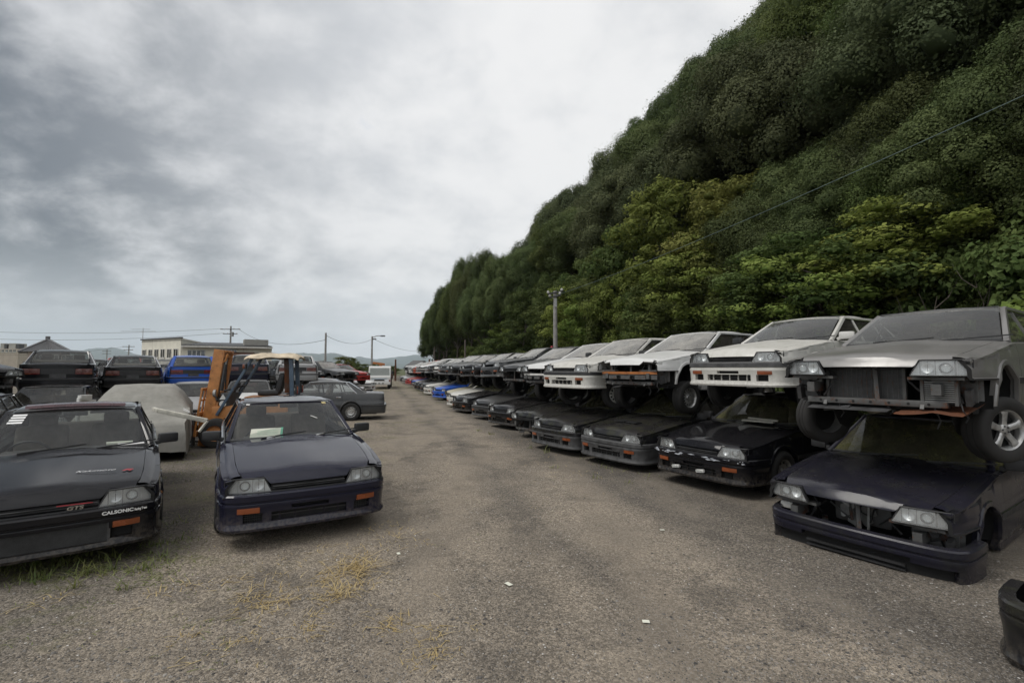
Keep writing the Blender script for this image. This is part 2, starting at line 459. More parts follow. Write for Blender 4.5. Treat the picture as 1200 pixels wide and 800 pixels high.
def m_hood(scoop=False):
    mb = MB(); xs = [.80, .83, 1.0, 1.2, 1.4, 1.6, 1.8, 1.95, 2.05]
    P = []
    for x in xs + [9]:
        e = x == 9
        xx = 2.11 if e else x
        yh = Wd(xx) - .154; c = CREASE(xx)
        ys = [-yh, -yh + .03, -.54, -.43, -c - .012, -c, -.15, 0, .15, c, c + .012, .43, .54, yh - .03, yh]
        row = []
        for y in ys:
            px = xx - (.055 * (abs(y) / .65) ** 2.5 if xx > 2.0 else 0)
            row.append((px, y, hood_z(xx, y) - (.024 if e else 0)))
        P.append(row)
    mb.grid(P, 'PAINT')
    # the beak between the lamps, then the folded front lip
    last = P[-1]; mid = last[3:12]; B = [mid]
    for dx, z, k in ((.022, .678, .97), (.052, .642, .90), (.060, .624, .86)):
        B.append([(2.11 + dx - .03 * (abs(p[1]) / .43) ** 2, p[1] * k, z + .004 * (1 - (p[1] / .43) ** 2)) for p in mid])
    mb.grid(B, 'PAINT')
    for part in (last[:4], last[11:]): mb.grid([part, [(p[0] - .006, p[1], p[2] - .016) for p in part]], 'PAINT')
    for k in (0, -1):
        mb.grid([[r[k] for r in P], [(r[k][0], r[k][1], r[k][2] - .03) for r in P]], 'void')
    if scoop:
        for yy in (-.28, .02):
            mb.box((1.62, yy + .13, hood_z(1.62, .1) + .008), (.16, .26, .012), 'black_plastic')
            for q in range(5): mb.box((1.555 + q * .03, yy + .13, hood_z(1.6, .1) + .016), (.012, .23, .008), 'void')
    return mb.mesh('hood', 24)

def m_body(style):
    mb = MB(); coupe = style == 'coupe'
    d1 = -.66 if coupe else -.28
    d2 = -.66 if coupe else -1.02
    for sg in (1, -1):
        side_panel(mb, .805, 2.115, sg)
        side_panel(mb, -2.40, d2 - .004, sg)
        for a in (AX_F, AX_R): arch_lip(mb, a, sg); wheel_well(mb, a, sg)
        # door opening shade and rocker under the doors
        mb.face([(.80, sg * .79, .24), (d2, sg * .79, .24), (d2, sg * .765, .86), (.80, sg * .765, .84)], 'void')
        mb.box(((.94 + -.94) / 2, sg * .765, .20), (1.86, .10, .09), 'PAINT', bev=.02)
        # fender tops beside the hood
        xs = [.80, .9, 1.1, 1.3, 1.5, 1.7, 1.9, 2.0, 2.06]
        P = []
        for x in xs:
            yo = Wd(x) - .062; yi = Wd(x) - .15
            P.append([(x, sg * yo, Zs(x)), (x, sg * (yo - .03), Zs(x) + .013), (x, sg * yi, Hz(x)), (x, sg * yi, Hz(x) - .05)])
        mb.grid(P, 'PAINT')
        # fender nose above and outside the lamp
        # trunk-side tops
        xs = [-1.70, -1.9, -2.1, -2.3, -2.40]; P = []
        for x in xs:
            yo = Wd(x) - .062
            P.append([(x, sg * yo, Zs(x)), (x, sg * (yo - .03), Zs(x) + .014), (x, sg * (yo - .09), Zs(x) + .022), (x, sg * (yo - .09), Zs(x) - .03)])
        mb.grid(P, 'PAINT')
        # belt ledge
        P = []
        for k in range(15):
            x = lerp(.80, -1.72, k / 14)
            P.append([(x, sg * (Wd(x) - .062), Zs(x)), (x, sg * (Wd(x) - .078), Zs(x) + .006), (x, sg * (Wd(x) - .088), Zs(x) - .02), (x, sg * .70, Zs(x) - .05)])
        mb.grid(P, 'black_plastic')
        mb.box((2.04, sg * .766, .615), (.09, .012, .15), 'PAINT', Matrix.Rotation(sg * R(-14), 3, 'Z'))
    # black blocks for engine bay, floor and firewall: shade painted in so gaps read dark
    mb.box((1.22, 0, .44), (.80, 1.0, .40), 'void'); mb.box((1.75, 0, .25), (.4, 1.0, .04), 'void')
    mb.box((-.2, 0, .23), (3.9, 1.36, .06), 'void')
    mb.box((.80, 0, .60), (.04, 1.5, .54), 'void')
    mb.box((-2.0, 0, .60), (.75, 1.3, .60), 'void')
    # cowl with grille slots
    P = [[(x, y, Hz(.8) + .025 * (1 - (y / .7) ** 2) + (z)) for y in (-.70, -.45, -.2, 0, .2, .45, .70)] for x, z in ((.80, -.02), (.76, -.012), (.66, .012))]
    mb.grid(P, 'black_plastic')
    # trunk lid and tail face
    if style != 'wagon':
        P = []
        for x in (-1.66, -1.75, -1.95, -2.15, -2.34, -2.395, -2.41):
            yi = min(Wd(x) - .154, .66)
            dz = .0 if x > -2.39 else (-.012 if x > -2.4 else -.05)
            P.append([(x, y * yi, Zs(x) + .022 + .02 * (1 - y * y) + dz) for y in (-1, -.7, -.35, 0, .35, .7, 1)])
        mb.grid(P, 'PAINT')
    T = [[(-2.405 + .04 * (y / .78) ** 2, y, z) for y in (-.765, -.6, -.3, 0, .3, .6, .765)] for z in (.48, .62, .66, .80, .86, .905)]
    mb.grid(T, 'PAINT')
    # roof, pillars
    rx1 = -1.18 if style != 'wagon' else -2.05
    P = []; n = 9
    for k in range(n):
        x = lerp(.07, rx1, k / (n - 1)); hw = .56
        zc = 1.365 - .05 * ((x + .5) / .60) ** 2 if style != 'wagon' else 1.375 - .06 * ((x + .9) / 1.0) ** 2
        row = []
        for y in (-1.075, -1, -.93, -.7, -.35, 0, .35, .7, .93, 1, 1.075):
            z = zc - .028 * y * y - (.0 if abs(y) <= .93 else (.012 if abs(y) <= 1 else .055))
            row.append((x + (.05 * (1 - y * y) if k == 0 else 0), y * hw, z))
        P.append(row)
    mb.grid(P, 'PAINT')
    mb.grid([[ (p[0], p[1]*.97, p[2] - .03) for p in r] for r in P], 'interior')
    for k in (0, -1): mb.grid([P[k], [(p[0], p[1], p[2] - .03) for p in P[k]]], 'PAINT')
    for sg in (1, -1):
        mb.bar((.735, sg * .742, .872), (-.01, sg * .588, 1.288), .055, .05, 'PAINT', (0, sg, .3), .012)          # A
        mb.bar((.70, sg * .752, .878), (-.03, sg * .602, 1.285), .012, .02, 'chrome' if style != 'coupe' else 'black_plastic', (0, sg, .3))
        mb.bar((.02, sg * .60, 1.283), (rx1 + .06, sg * .60, 1.285), .035, .05, 'PAINT', (0, 0, 1), .01)     # rail
        mb.bar((.0, sg * .615, 1.266), (rx1 + .12, sg * .615, 1.266), .012, .012, 'chrome' if style != 'coupe' else 'black_plastic')
        if style == 'coupe':
            mb.bar((-.60, sg * .766, .885), (-.54, sg * .598, 1.285), .012, .06, 'black_plastic', (1, 0, 0))
            c0, c1 = -1.38, -1.05
        elif style == 'wagon':
            mb.bar((-.28, sg * .766, .885), (-.24, sg * .598, 1.285), .012, .07, 'PAINT', (1, 0, 0))
            mb.bar((-1.25, sg * .766, .90), (-1.18, sg * .598, 1.285), .012, .10, 'PAINT', (1, 0, 0))
            mb.bar((-2.36, sg * .71, .90), (-2.05, sg * .585, 1.30), .06, .10, 'PAINT', (0, sg, 0), .01)
        else:
            mb.bar((-.28, sg * .766, .885), (-.24, sg * .598, 1.285), .012, .05, 'PAINT', (1, 0, 0))
            mb.bar((-1.02, sg * .764, .90), (-.90, sg * .600, 1.27), .012, .03, 'PAINT', (1, 0, 0))
            c0, c1 = -1.50, -1.12
        if style != 'wagon':
            C = [[(c0, sg * .766, .90), (c0 - .12, sg * .762, .905), (-1.78, sg * .735, .925), (-1.80, sg * .66, .945), (-1.70, sg * .62, .95)],
                 [(lerp(c0, c1, .5), sg * .686, 1.09), (lerp(c0, c1, .5) - .07, sg * .684, 1.095), (-1.47, sg * .668, 1.11), (-1.485, sg * .635, 1.125), (-1.45, sg * .60, 1.13)],
                 [(c1, sg * .604, 1.285), (c1 - .03, sg * .603, 1.29), (-1.165, sg * .60, 1.295), (-1.20, sg * .575, 1.312), (-1.19, sg * .54, 1.31)]]
            mb.grid(C, 'PAINT')
            if style == 'sedan':
                mb.bar((-1.50, sg * .772, .905), (-1.13, sg * .612, 1.275), .012, .014, 'chrome', (0, sg, 0))
    for sg in (1, -1):      # sun visors, mirror hang from the header
        mb.box((.03, sg * .3, 1.285), (.12, .34, .02), 'interior', Matrix.Rotation(R(25), 3, 'Y'))
    mb.box((.10, 0, 1.26), (.03, .22, .055), 'black_plastic', bev=.01)
    return mb.mesh('body', 30)

def m_door(style, which, sg):
    mb = MB()
    x1, x0 = (.80, -.656 if style == 'coupe' else -.276) if which == 0 else (-.284, -1.016)
    side_panel(mb, x0, x1, sg)
    return mb.mesh('door', 30)
def m_handle(style, which, sg):
    mb = MB(); xc = (-.50 if style == 'coupe' else -.14) if which == 0 else -.90
    mb.box((xc, sg * (Wd(xc) + sec(.80) + .004), .80), (.15, .02, .035), 'black_plastic' if style == 'coupe' else 'chrome', bev=.006)
    return mb.mesh('handle')

def wind_pts(t, y, x0, z0, w0, x1, z1, w1, sweep):
    w_ = lerp(w0, w1, t); s_ = -sweep * y * y
    return (lerp(x0, x1, t) + s_, y * w_, lerp(z0, z1, t) + .012 * math.sin(t * math.pi))
def m_windshield(mat):
    mb = MB()
    mb.grid([[wind_pts(i / 6, j / 6 - 1, .80, .893, .70, .085, 1.315, .552, .07) for j in range(13)] for i in range(7)], mat)
    o = [[wind_pts(t, j / 6 - 1, .803, .897, .71, .088, 1.319, .56, .07) for j in range(13)] for t in (0, .035)]
    mb.grid(o, 'black_plastic')
    o = [[wind_pts(t, j / 6 - 1, .803, .897, .71, .088, 1.319, .56, .07) for j in range(13)] for t in (.965, 1)]
    mb.grid(o, 'black_plastic')
    for q in (-.35, .28):   # wipers
        mb.bar((.80, q, .915), (.70, q + .5, .955), .014, .014, 'black_plastic')
        mb.bar((.83, q - .03, .912), (.80, q + .10, .924), .02, .02, 'black_plastic')
    return mb.mesh('windshield', 40)
def m_rear_window(style, mat):
    mb = MB()
    if style == 'wagon': a = (-2.40, .93, .66, -2.09, 1.30, .55, -.05)
    else: a = (-1.70, .962, .63, -1.185, 1.312, .545, -.05)
    mb.grid([[wind_pts(i / 5, j / 4 - 1, *a) for j in range(9)] for i in range(6)], mat)
    return mb.mesh('rear_window', 40)
def side_win_poly(style):
    if style == 'coupe': return [[(.66, 0), (-.57, 0), (-.53, 1), (.03, 1)], [(-.63, 0), (-1.37, 0), (-1.06, 1), (-.57, 1)]]
    if style == 'wagon': return [[(.66, 0), (-.26, 0), (-.22, 1), (.03, 1)], [(-.31, 0), (-1.21, 0), (-1.15, 1), (-.27, 1)], [(-1.30, 0), (-2.32, 0), (-2.06, 1), (-1.22, 1)]]
    return [[(.66, 0), (-.26, 0), (-.22, 1), (.03, 1)], [(-.31, 0), (-1.0, 0), (-.89, 1), (-.27, 1)], [(-1.04, 0), (-1.48, 0), (-1.12, 1), (-.92, 1)]]
def m_side_window(style, k, sg, mat):
    mb = MB(); q = side_win_poly(style)[k]
    def pt(x, t): return (x, sg * lerp(Wd(min(x, .5)) - .082, .592, t), lerp(Zs(x) - .01, 1.283, t))
    mb.grid([[pt(lerp(lerp(q[0][0], q[1][0], u / 3), lerp(q[3][0], q[2][0], u / 3), t / 2), t / 2) for u in range(4)] for t in range(3)], mat)
    return mb.mesh('side_window')

BPATH = [(1.675, .828), (1.80, .826), (1.95, .815), (2.06, .79), (2.13, .745), (2.168, .68), (2.188, .61), (2.198, .54), (2.207, .44), (2.213, .36), (2.222, .18), (2.225, 0)]
BPATH = BPATH + [(x, -y) for x, y in reversed(BPATH[:-1])]
BPROF = [(-.07, .545), (-.004, .542), (.010, .528), (.012, .478), (-.004, .47), (-.004, .456), (.006, .45), (.010, .428), (.006, .415), (.0, .375), (-.002, .36), (-.006, .27), (-.002, .245), (.014, .215), (.006, .19), (-.06, .187)]
def path_normals(P):
    out = []
    for i in range(len(P)):
        a = Vector((*P[max(0, i - 1)], 0)); b = Vector((*P[min(len(P) - 1, i + 1)], 0)); t = (b - a).normalized()
        out.append(Vector((-t.y, t.x, 0)) if Vector((-t.y, t.x, 0)).dot(Vector((*P[i], 0)) - Vector((1.0, 0, 0))) > 0 else Vector((t.y, -t.x, 0)))
    return out
def m_front_bumper(kind='std', band='PAINT', low='PAINT'):
    mb = MB(); nr = path_normals(BPATH)
    P = [[(x + n.x * o, y + n.y * o, z) for o, z in BPROF] for (x, y), n in zip(BPATH, nr)]
    wide = kind == 'sport'; op = kind == 'open'
    flags = set()
    for i in range(len(BPATH) - 1):
        ym = abs((BPATH[i][1] + BPATH[i + 1][1]) / 2)
        for j in range(len(BPROF) - 1):
            zm = (BPROF[j][1] + BPROF[j + 1][1]) / 2
            c_in = ym < (.44 if wide else .36) and ((.24 if wide else .27) < zm < (.415 if wide else .36))
            s_in = .44 < ym < .64 and .27 < zm < .36
            t_in = (not wide) and ym < .18 and .375 < zm < .415
            if op: c_in = ym < .42 and .245 < zm < .415; s_in = .44 < ym < .72 and .245 < zm < .37; t_in = False
            if (c_in or s_in or t_in) : flags.add((i, j))
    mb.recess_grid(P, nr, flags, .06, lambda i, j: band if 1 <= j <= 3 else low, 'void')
    for i in (0, len(P) - 1): mb.face(P[i], low)
    if op:
        mb.box((2.185, 0, .33), (.03, .80, .02), 'black_plastic'); mb.box((2.185, 0, .285), (.03, .80, .012), 'black_plastic')
    elif wide:
        mb.box((2.155, 0, .327), (.05, .86, .16), 'core')
        for k in range(20): mb.box((2.182, 0, .256 + k * .0075), (.008, .84, .0028), 'grey_plastic')
        for sg in (1, -1): mb.box((2.17, sg * .44, .327), (.05, .02, .17), 'grey_plastic')
    else:
        for sg in (1, -1):
            for k in range(9): mb.box((2.14, sg * (.465 + k * .02), .315), (.012, .004, .08), 'black_plastic')
            for k in range(3): mb.box((2.14, sg * .545, .29 + k * .022), (.012, .18, .004), 'black_plastic')
        mb.box((2.165, 0, .318), (.02, .72, .012), 'black_plastic')
        for k in range(5): mb.box((2.168, -.28 + k * .14, .318), (.02, .012, .085), low)
    return mb.mesh('front_bumper', 30)
def m_indicator(sg, mat='amber'):
    mb = MB(); nr = path_normals(BPATH)
    idx = [i for i, (x, y) in enumerate(BPATH) if sg * y > 0 and .43 < abs(y) < .69]
    P = []
    for i in idx:
        (x, y), n = BPATH[i], nr[i]
        y = sg * min(max(abs(y), .465), .655)
        P.append([(x + n.x * o, y + n.y * o, z) for o, z in ((-.01, .420), (.013, .417), (.015, .395), (.012, .366), (-.01, .363))])
    mb.grid(P, mat)
    for i in (0, -1): mb.face(P[i], mat)
    return mb.mesh('turn_signal', 40)
def m_rear_bumper():
    mb = MB()
    path = [(-1.68, .83), (-1.9, .83), (-2.2, .82), (-2.36, .80), (-2.44, .74), (-2.47, .6), (-2.48, .3), (-2.485, 0)]
    path = path + [(x, -y) for x, y in reversed(path[:-1])]
    nr = []
    for i in range(len(path)):
        a, b = Vector(path[max(0, i - 1)]), Vector(path[min(len(path) - 1, i + 1)]); t = (b - a).normalized()
        n = Vector((t.y, -t.x, 0)); nr.append(n if n.dot(Vector((*path[i], 0)) - Vector((-1.2, 0, 0))) > 0 else -n)
    prof = [(-.06, .535), (-.003, .532), (.012, .52), (.012, .47), (-.003, .462), (-.003, .45), (.004, .44), (0, .36), (-.004, .28), (-.03, .23), (-.08, .228)]
    P = [[(x + n.x * o, y + n.y * o, z) for o, z in prof] for (x, y), n in zip(path, nr)]
    mb.grid(P, lambda i, j: 'black_plastic' if j == 2 else 'PAINT')
    return mb.mesh('rear_bumper', 30)
def m_headlight(sg, face='reflector'):
    mb = MB(); N = 9
    def fp(y, dz, back): return (nose_x(y) - back, sg * y, dz)
    y0, y1 = .37, .765
    def zt_(y): return lerp(.668, .656, (y - y0) / (y1 - y0)) - (.0 if y > .42 else .0)
    def inner(z): return lerp(.355, .425, (z - .545) / .14)
    rows = [.547, .58, .615, .65, .684]
    for back, m, shrink in ((.055, face, .0), ):
        P = [[fp(lerp(inner(z), y1, k / N), z, back) for k in range(N + 1)] for z in rows]
        mb.grid(P, m)
    # rim round the lens
    for (a, b_) in (((inner(.545), .545), (y1, .545)), ((inner(.686), .686), (y1, .686)), ((inner(.545), .545), (inner(.686), .686)), ((y1, .545), (y1 + .004, .686))):
        n = 6; pts = [(lerp(a[0], b_[0], k / n), lerp(a[1], b_[1], k / n)) for k in range(n + 1)]
        mb.tube([fp(y, z, .006) for y, z in pts], .006, 'black_plastic', 5)
        mb.grid([[fp(y, z, .004), fp(y, z, .06)] for y, z in pts], 'black_plastic')
    mb.grid([[fp(lerp(.425, y1, k / 6), .6865, .012), fp(lerp(.425, y1, k / 6), .684, .11)] for k in range(7)], 'black_plastic')
    # square reflector bowl, projector eye, corner lamp divider
    for yc, r_ in ((.475, .045),):
        for q in range(3):
            mb.tube([fp(yc - .052 + q * .052, .553, .03), fp(yc - .052 + q * .052, .68, .03)], .0022, 'grey_plastic', 4)
        mb.lathe([(.0, -.012), (.018, -.006), (.03, .008), (.046, .018)], 'reflector', 16, 'x', fp(yc, .614, .04))
    pr = fp(.595, .614, .03)
    mb.lathe([(.046, -.022), (.047, .008), (.040, .010), (.037, -.006)], 'grey_plastic', 20, 'x', pr)
    mb.lathe([(.037, -.006), (.03, .010), (.016, .018), (.0, .020)], 'lens', 16, 'x', pr)
    mb.lathe([(.036, -.012), (.02, -.016), (.0, -.017)], 'reflector', 14, 'x', pr)
    mb.grid([[fp(.658, z, .004), fp(.658, z, .055)] for z in (.548, .61, .683)], 'grey_plastic')
    for q in range(6):
        yy = .672 + q * .016; mb.tube([fp(yy, .552, .042), fp(yy, .68, .042)], .003, 'reflector', 4)
    return mb.mesh('headlight', 35)
def m_lens(sg):
    mb = MB(); N = 10; rows = [.548, .58, .615, .65, .683]
    inner = lambda z: lerp(.357, .425, (z - .545) / .14)
    def fp(y, z): return (nose_x(y) - .002 - .10 * max(0, z - .60), sg * y, z)
    mb.grid([[fp(lerp(inner(z), .767, k / N), z) for k in range(N + 1)] for z in rows], 'lens')
    return mb.mesh('lens', 50)
def m_grille(style='slit'):
    mb = MB()
    mb.grid([[(nose_x(y) - .02 + dx, y, z) for y in (-.36, -.2, 0, .2, .36)] for dx, z in ((-.06, .625), (-.075, .60), (-.06, .562), (.012, .556), (.014, .545))], 'black_plastic')
    for z in (.578, .600): mb.grid([[(nose_x(y) - .018 + dx, y, zz) for y in (-.35, -.2, 0, .2, .35)] for dx, zz in ((0, z), (.012, z - .003), (0, z - .006))], 'grey_plastic' if style == 'slit' else 'black_plastic')
    mb.box((nose_x(0) - .03, .0, .588), (.03, .66, .006), 'void')
    return mb.mesh('grille', 40)
def m_filler(): pass
def m_mirror(sg):
    mb = MB()
    mb.box((.60, sg * .905, .955), (.09, .20, .115), 'black_plastic', Matrix.Rotation(sg * R(14), 3, 'Z'), .025)
    mb.bar((.62, sg * .78, .90), (.61, sg * .86, .93), .06, .05, 'black_plastic', bev=.01)
    mb.box((.552, sg * .905, .955), (.006, .17, .09), 'chrome', Matrix.Rotation(sg * R(14), 3, 'Z'))
    return mb.mesh('mirror')
def m_tail(style, sg, mat):
    mb = MB(); f = lambda y, z, o: (-2.405 + .04 * (y / .78) ** 2 - o, sg * y, z)
    if style == 'coupe' or style == 'sedan':
        mb.grid([[f(y, z, .012) for y in (.36, .5, .62, .73)] for z in (.66, .70, .74, .785)], mat)
        for e in (.36, .73): mb.grid([[f(e, z, .012), f(e, z, 0)] for z in (.66, .785)], mat)
        for z in (.66, .785): mb.grid([[f(y, z, .012), f(y, z, 0)] for y in (.36, .73)], mat)
        for yc in (.455, .625):
            c = f(yc, .725, .014); mb.lathe([(.058, .0), (.056, -.008), (.047, -.01), (.044, -.004), (0, -.006)], mat, 20, 'x', c)
        mb.grid([[f(y, z, .012) for y in (.36, .5, .62, .73)] for z in (.635, .657)], 'red_lens')
        mb.grid([[f(y, z, .0125) for y in (.55, .73)] for z in (.636, .656)], 'amber')
    else:
        mb.grid([[f(y, z, .014) for y in (.34, .5, .62, .75)] for z in (.63, .68, .74, .79)], 'red_lens')
        mb.grid([[f(y, z, .0) for y in (.34, .75)] for z in (.63, .79)], 'red_lens')
        mb.grid([[f(y, z, .017) for y in (.36, .74)] for z in (.66, .69)], 'black_plastic')
    return mb.mesh('tail_light')
def m_tail_panel(style):
    mb = MB(); f = lambda y, z, o: (-2.405 + .04 * (y / .78) ** 2 - o, y, z)
    mb.grid([[f(y, z, .008) for y in (-.345, -.18, 0, .18, .345)] for z in (.635, .70, .79)], 'black_plastic')
    mb.box((-2.42, 0, .56), (.012, .34, .16), 'grey_plastic')
    return mb.mesh('tail_panel')
def m_tyre():
    mb = MB(); r, wd = R_T, .098
    mb.lathe([(.185, -wd + .01), (.20, -wd - .004), (.25, -wd - .008), (.285, -wd + .002), (.300, -wd + .016), (r, -wd + .04), (r, -.03), (r - .006, -.028), (r - .006, -.022), (r, -.02), (r, .02), (r - .006, .022), (r - .006, .028), (r, .03),
              (r, wd - .04), (.300, wd - .016), (.285, wd - .002), (.25, wd + .008), (.20, wd + .004), (.185, wd - .01)], 'rubber', 36)
    return mb.mesh('wheel', 40)
def m_rim(kind):
    """outer face towards +y"""
    mb = MB(); mt = {'steel': 'steel', 'five': 'alloy', 'slots': 'white_wheel', 'mesh': 'alloy', 'wheelcover': 'steel'}[kind]
    mb.lathe([(.188, -.09), (.18, -.05), (.165, 0), (.165, .05), (.178, .082), (.190, .092), (.194, .088), (.188, .08)], mt, 36)
    mb.lathe([(.165, .02), (.0, .0)], 'void', 24)
    if kind == 'five':
        mb.lathe([(.058, .035), (.056, .062), (.045, .068), (.0, .07)], mt, 24)
        for k in range(5):
            a = 2 * math.pi * k / 5 + .3; ca, sa = math.cos(a), math.sin(a)
            P = []
            for rr, wd, y in ((.04, .030, .062), (.08, .027, .068), (.13, .029, .074), (.170, .040, .074)):
                row = []
                for q, dy in ((-1, -.03), (-1, -.004), (-.6, .004), (.6, .004), (1, -.004), (1, -.03)):
                    row.append((rr * ca - q * wd * sa, y + dy, rr * sa + q * wd * ca))
                P.append(row)
            mb.grid(P, mt)
        for k in range(5):
            a = 2 * math.pi * k / 5; mb.lathe([(.009, .06), (.009, .073), (0, .074)], 'grey_plastic', 8, 'y', (.034 * math.cos(a), 0, .034 * math.sin(a)))
    else:
        nh = {'steel': 10, 'slots': 12, 'mesh': 16, 'wheelcover': 14}[kind]
        N = nh * 4; prof = [(.168, .03), (.162, .046), (.150, .056), (.122, .060), (.108, .054), (.07, .044), (.055, .052), (.045, .066), (.0, .068)]
        P = [[(r_ * math.cos(2 * math.pi * k / N), a, r_ * math.sin(2 * math.pi * k / N)) for k in range(N)] for r_, a in prof]
        b = 2 if kind != 'slots' else 1
        skip = set((i, j) for i in ((2,) if kind != 'slots' else (2, 3)) for j in range(N) if j % 4 in (0, 1))
        b0 = len(mb.v)
        mb.grid(P, mt, close_v=True, skip=skip)
        for k in range(5):
            a = 2 * math.pi * k / 5; mb.lathe([(.010, .045), (.010, .062), (0, .064)], 'chrome', 8, 'y', (.057 * math.cos(a), 0, .057 * math.sin(a)))
    return mb.mesh('rim', 35)
def m_seat(sg):
    mb = MB()
    mb.box((-.22, sg * .36, .50), (.50, .50, .18), 'seat', bev=.05)
    mb.box((-.50, sg * .36, .80), (.15, .50, .58), 'seat', Matrix.Rotation(R(-16), 3, 'Y'), .06)
    mb.box((-.60, sg * .36, 1.135), (.09, .27, .17), 'seat', Matrix.Rotation(R(-12), 3, 'Y'), .04)
    return mb.mesh('seat', 60)
def m_bench():
    mb = MB(); mb.box((-1.12, 0, .50), (.5, 1.26, .2), 'seat', bev=.05)
    mb.box((-1.38, 0, .80), (.14, 1.24, .50), 'seat', Matrix.Rotation(R(-22), 3, 'Y'), .05)
    mb.box((-1.60, 0, .955), (.40, 1.16, .02), 'interior')
    return mb.mesh('rear_seat', 60)
def m_dash():
    mb = MB()
    mb.box((.62, 0, .80), (.26, 1.40, .16), 'interior', Matrix.Rotation(R(8), 3, 'Y'), .04)
    mb.box((.50, -.36, .865), (.20, .40, .07), 'interior', bev=.025)
    mb.box((.30, 0, .55), (.7, .20, .25), 'interior', bev=.03)
    return mb.mesh('dashboard', 60)
def m_steer():
    mb = MB(); n = 28
    path = [(.0, .185 * math.cos(2 * math.pi * k / n), .185 * math.sin(2 * math.pi * k / n)) for k in range(n + 1)]
    mb.tube(path, .014, 'black_plastic', 8, False)
    mb.box((.01, 0, 0), (.03, .36, .035), 'black_plastic', bev=.01); mb.box((.015, 0, -.03), (.03, .10, .10), 'black_plastic', bev=.02)
    mb.xform(Matrix.Translation((.33, -.36, .82)) @ Matrix.Rotation(R(22), 4, 'Y'))
    return mb.mesh('steering_wheel', 50)
def m_front_frame(rusty='inner_metal'):
    """what a pulled bumper leaves bare: crash beam, rails, cross member, side plates"""
    mb = MB()
    for y in (-.52, .52):
        mb.box((1.98, y, .42), (.24, .07, .10), 'inner_metal'); mb.box((1.86, y * 1.22, .44), (.02, .22, .26), 'inner_metal')
        mb.lathe([(.0, .01), (.035, .012), (.04, 0), (.04, -.03)], 'black_plastic', 14, 'x', (1.99, y * 1.18, .47))
        mb.box((1.9, y * 1.35, .36), (.14, .04, .14), 'grey_plastic', Matrix.Rotation(R(12), 3, 'Y'))
        mb.box((2.03, y * .98, .52), (.10, .40, .025), 'inner_metal')
    mb.box((2.0, 0, .285), (.09, 1.16, .06), 'inner_metal', bev=.01)
    mb.box((1.93, 0, .655), (.06, 1.1, .03), 'inner_metal')
    mb.bar((1.99, .02, .64), (2.03, .05, .30), .035, .03, 'inner_metal')
    mb.box((1.6, 0, .25), (.6, .9, .05), 'void')
    for y in (-.62, .62): mb.bar((1.35, y * .9, .30), (1.75, y * .6, .30), .05, .04, 'inner_metal')
    for y in (-.56, .56):
        mb.box((2.02, y, .50), (.06, .16, .02), 'inner_metal'); mb.box((1.98, y * .86, .55), (.05, .05, .16), 'inner_metal', Matrix.Rotation(R(8), 3, 'X'))
        mb.lathe([(.0, .012), (.02, .012), (.02, 0)], 'void', 12, 'x', (1.872, y * 1.28, .50)); mb.lathe([(.0, .012), (.014, .012), (.014, 0)], 'chrome', 8, 'x', (1.872, y * 1.20, .40))
        mb.box((1.93, y * 1.30, .56), (.10, .12, .015), 'inner_metal'); mb.box((1.90, y * 1.06, .33), (.05, .12, .10), 'grey_plastic', Matrix.Rotation(R(20), 3, 'X'), .01)
        mb.tube([(1.9, y * 1.3, .60), (1.97, y * 1.1, .53), (1.96, y * .95, .44), (1.9, y * 1.0, .33)], .008, 'black_plastic', 5)
        mb.bar((2.03, y * .72, .30), (2.06, y * .72, .24), .03, .012, 'inner_metal')
    for y, dz in ((-.30, .16), (.12, .10), (.47, .20), (.66, .13)):
        mb.tube([(2.0, y, .30), (2.03, y + .02, .24), (2.01, y + .05, .26 - dz * .6), (2.03, y + .03, .27 - dz)], .006, 'black_plastic', 5)
    mb.box((1.98, -.30, .235), (.20, .24, .012), 'grey_plastic', Matrix.Rotation(R(24), 3, 'Y') @ Matrix.Rotation(R(9), 3, 'X'))
    mb.box((1.80, .74, .43), (.012, .06, .22), 'inner_metal', Matrix.Rotation(R(20), 3, 'Z'))
    for k in range(7): mb.lathe([(.0, .004), (.012, .004), (.012, 0)], 'void', 8, 'x', (2.046, -.45 + .15 * k, .285))
    mb.tube([(1.96, .30, .62), (2.0, .05, .60), (1.99, -.2, .62), (2.0, -.45, .59)], .008, 'black_plastic', 5)
    mb.tube([(1.98, -.40, .63), (2.02, -.33, .55), (2.0, -.36, .45), (2.03, -.42, .33)], .012, 'black_plastic', 6)
    mb.tube([(1.98, .36, .62), (2.02, .30, .50), (2.01, .38, .40)], .012, 'black_plastic', 6)
    return mb.mesh('front_frame', 35)
def m_beam(mat):
    mb = MB(); P = []
    for k in range(13):
        y = lerp(-.70, .70, k / 12); x = 2.13 - .08 * (abs(y) / .7) ** 2
        P.append([(x - .05, y, .50), (x, y, .50), (x, y, .455), (x - .02, y, .45), (x - .02, y, .43), (x + .0, y, .425), (x + .0, y, .36), (x - .05, y, .36)])
    mb.recess_grid(P, [Vector((1, 0, 0))] * 13, set((k, 5) for k in (1, 4, 7, 10)), .03, lambda i, j: mat if j < 2 else 'inner_metal', 'void')
    mb.mats and None
    return mb.mesh('crash_beam', 35)
def m_radiator():
    mb = MB()
    mb.box((1.93, -.08, .47), (.035, .62, .32), 'core')
    for k in range(26): mb.box((1.950, -.08, .32 + k * .012), (.006, .58, .004), 'grey_plastic')
    for k in range(14): mb.box((1.951, -.36 + k * .043, .47), (.005, .004, .30), 'inner_metal')
    for y in (-.41, .25): mb.box((1.945, y, .47), (.05, .03, .36), 'inner_metal', bev=.006)
    for z in (.64, .30): mb.box((1.945, -.08, z), (.05, .68, .03), 'inner_metal', bev=.006)
    return mb.mesh('radiator', 35)
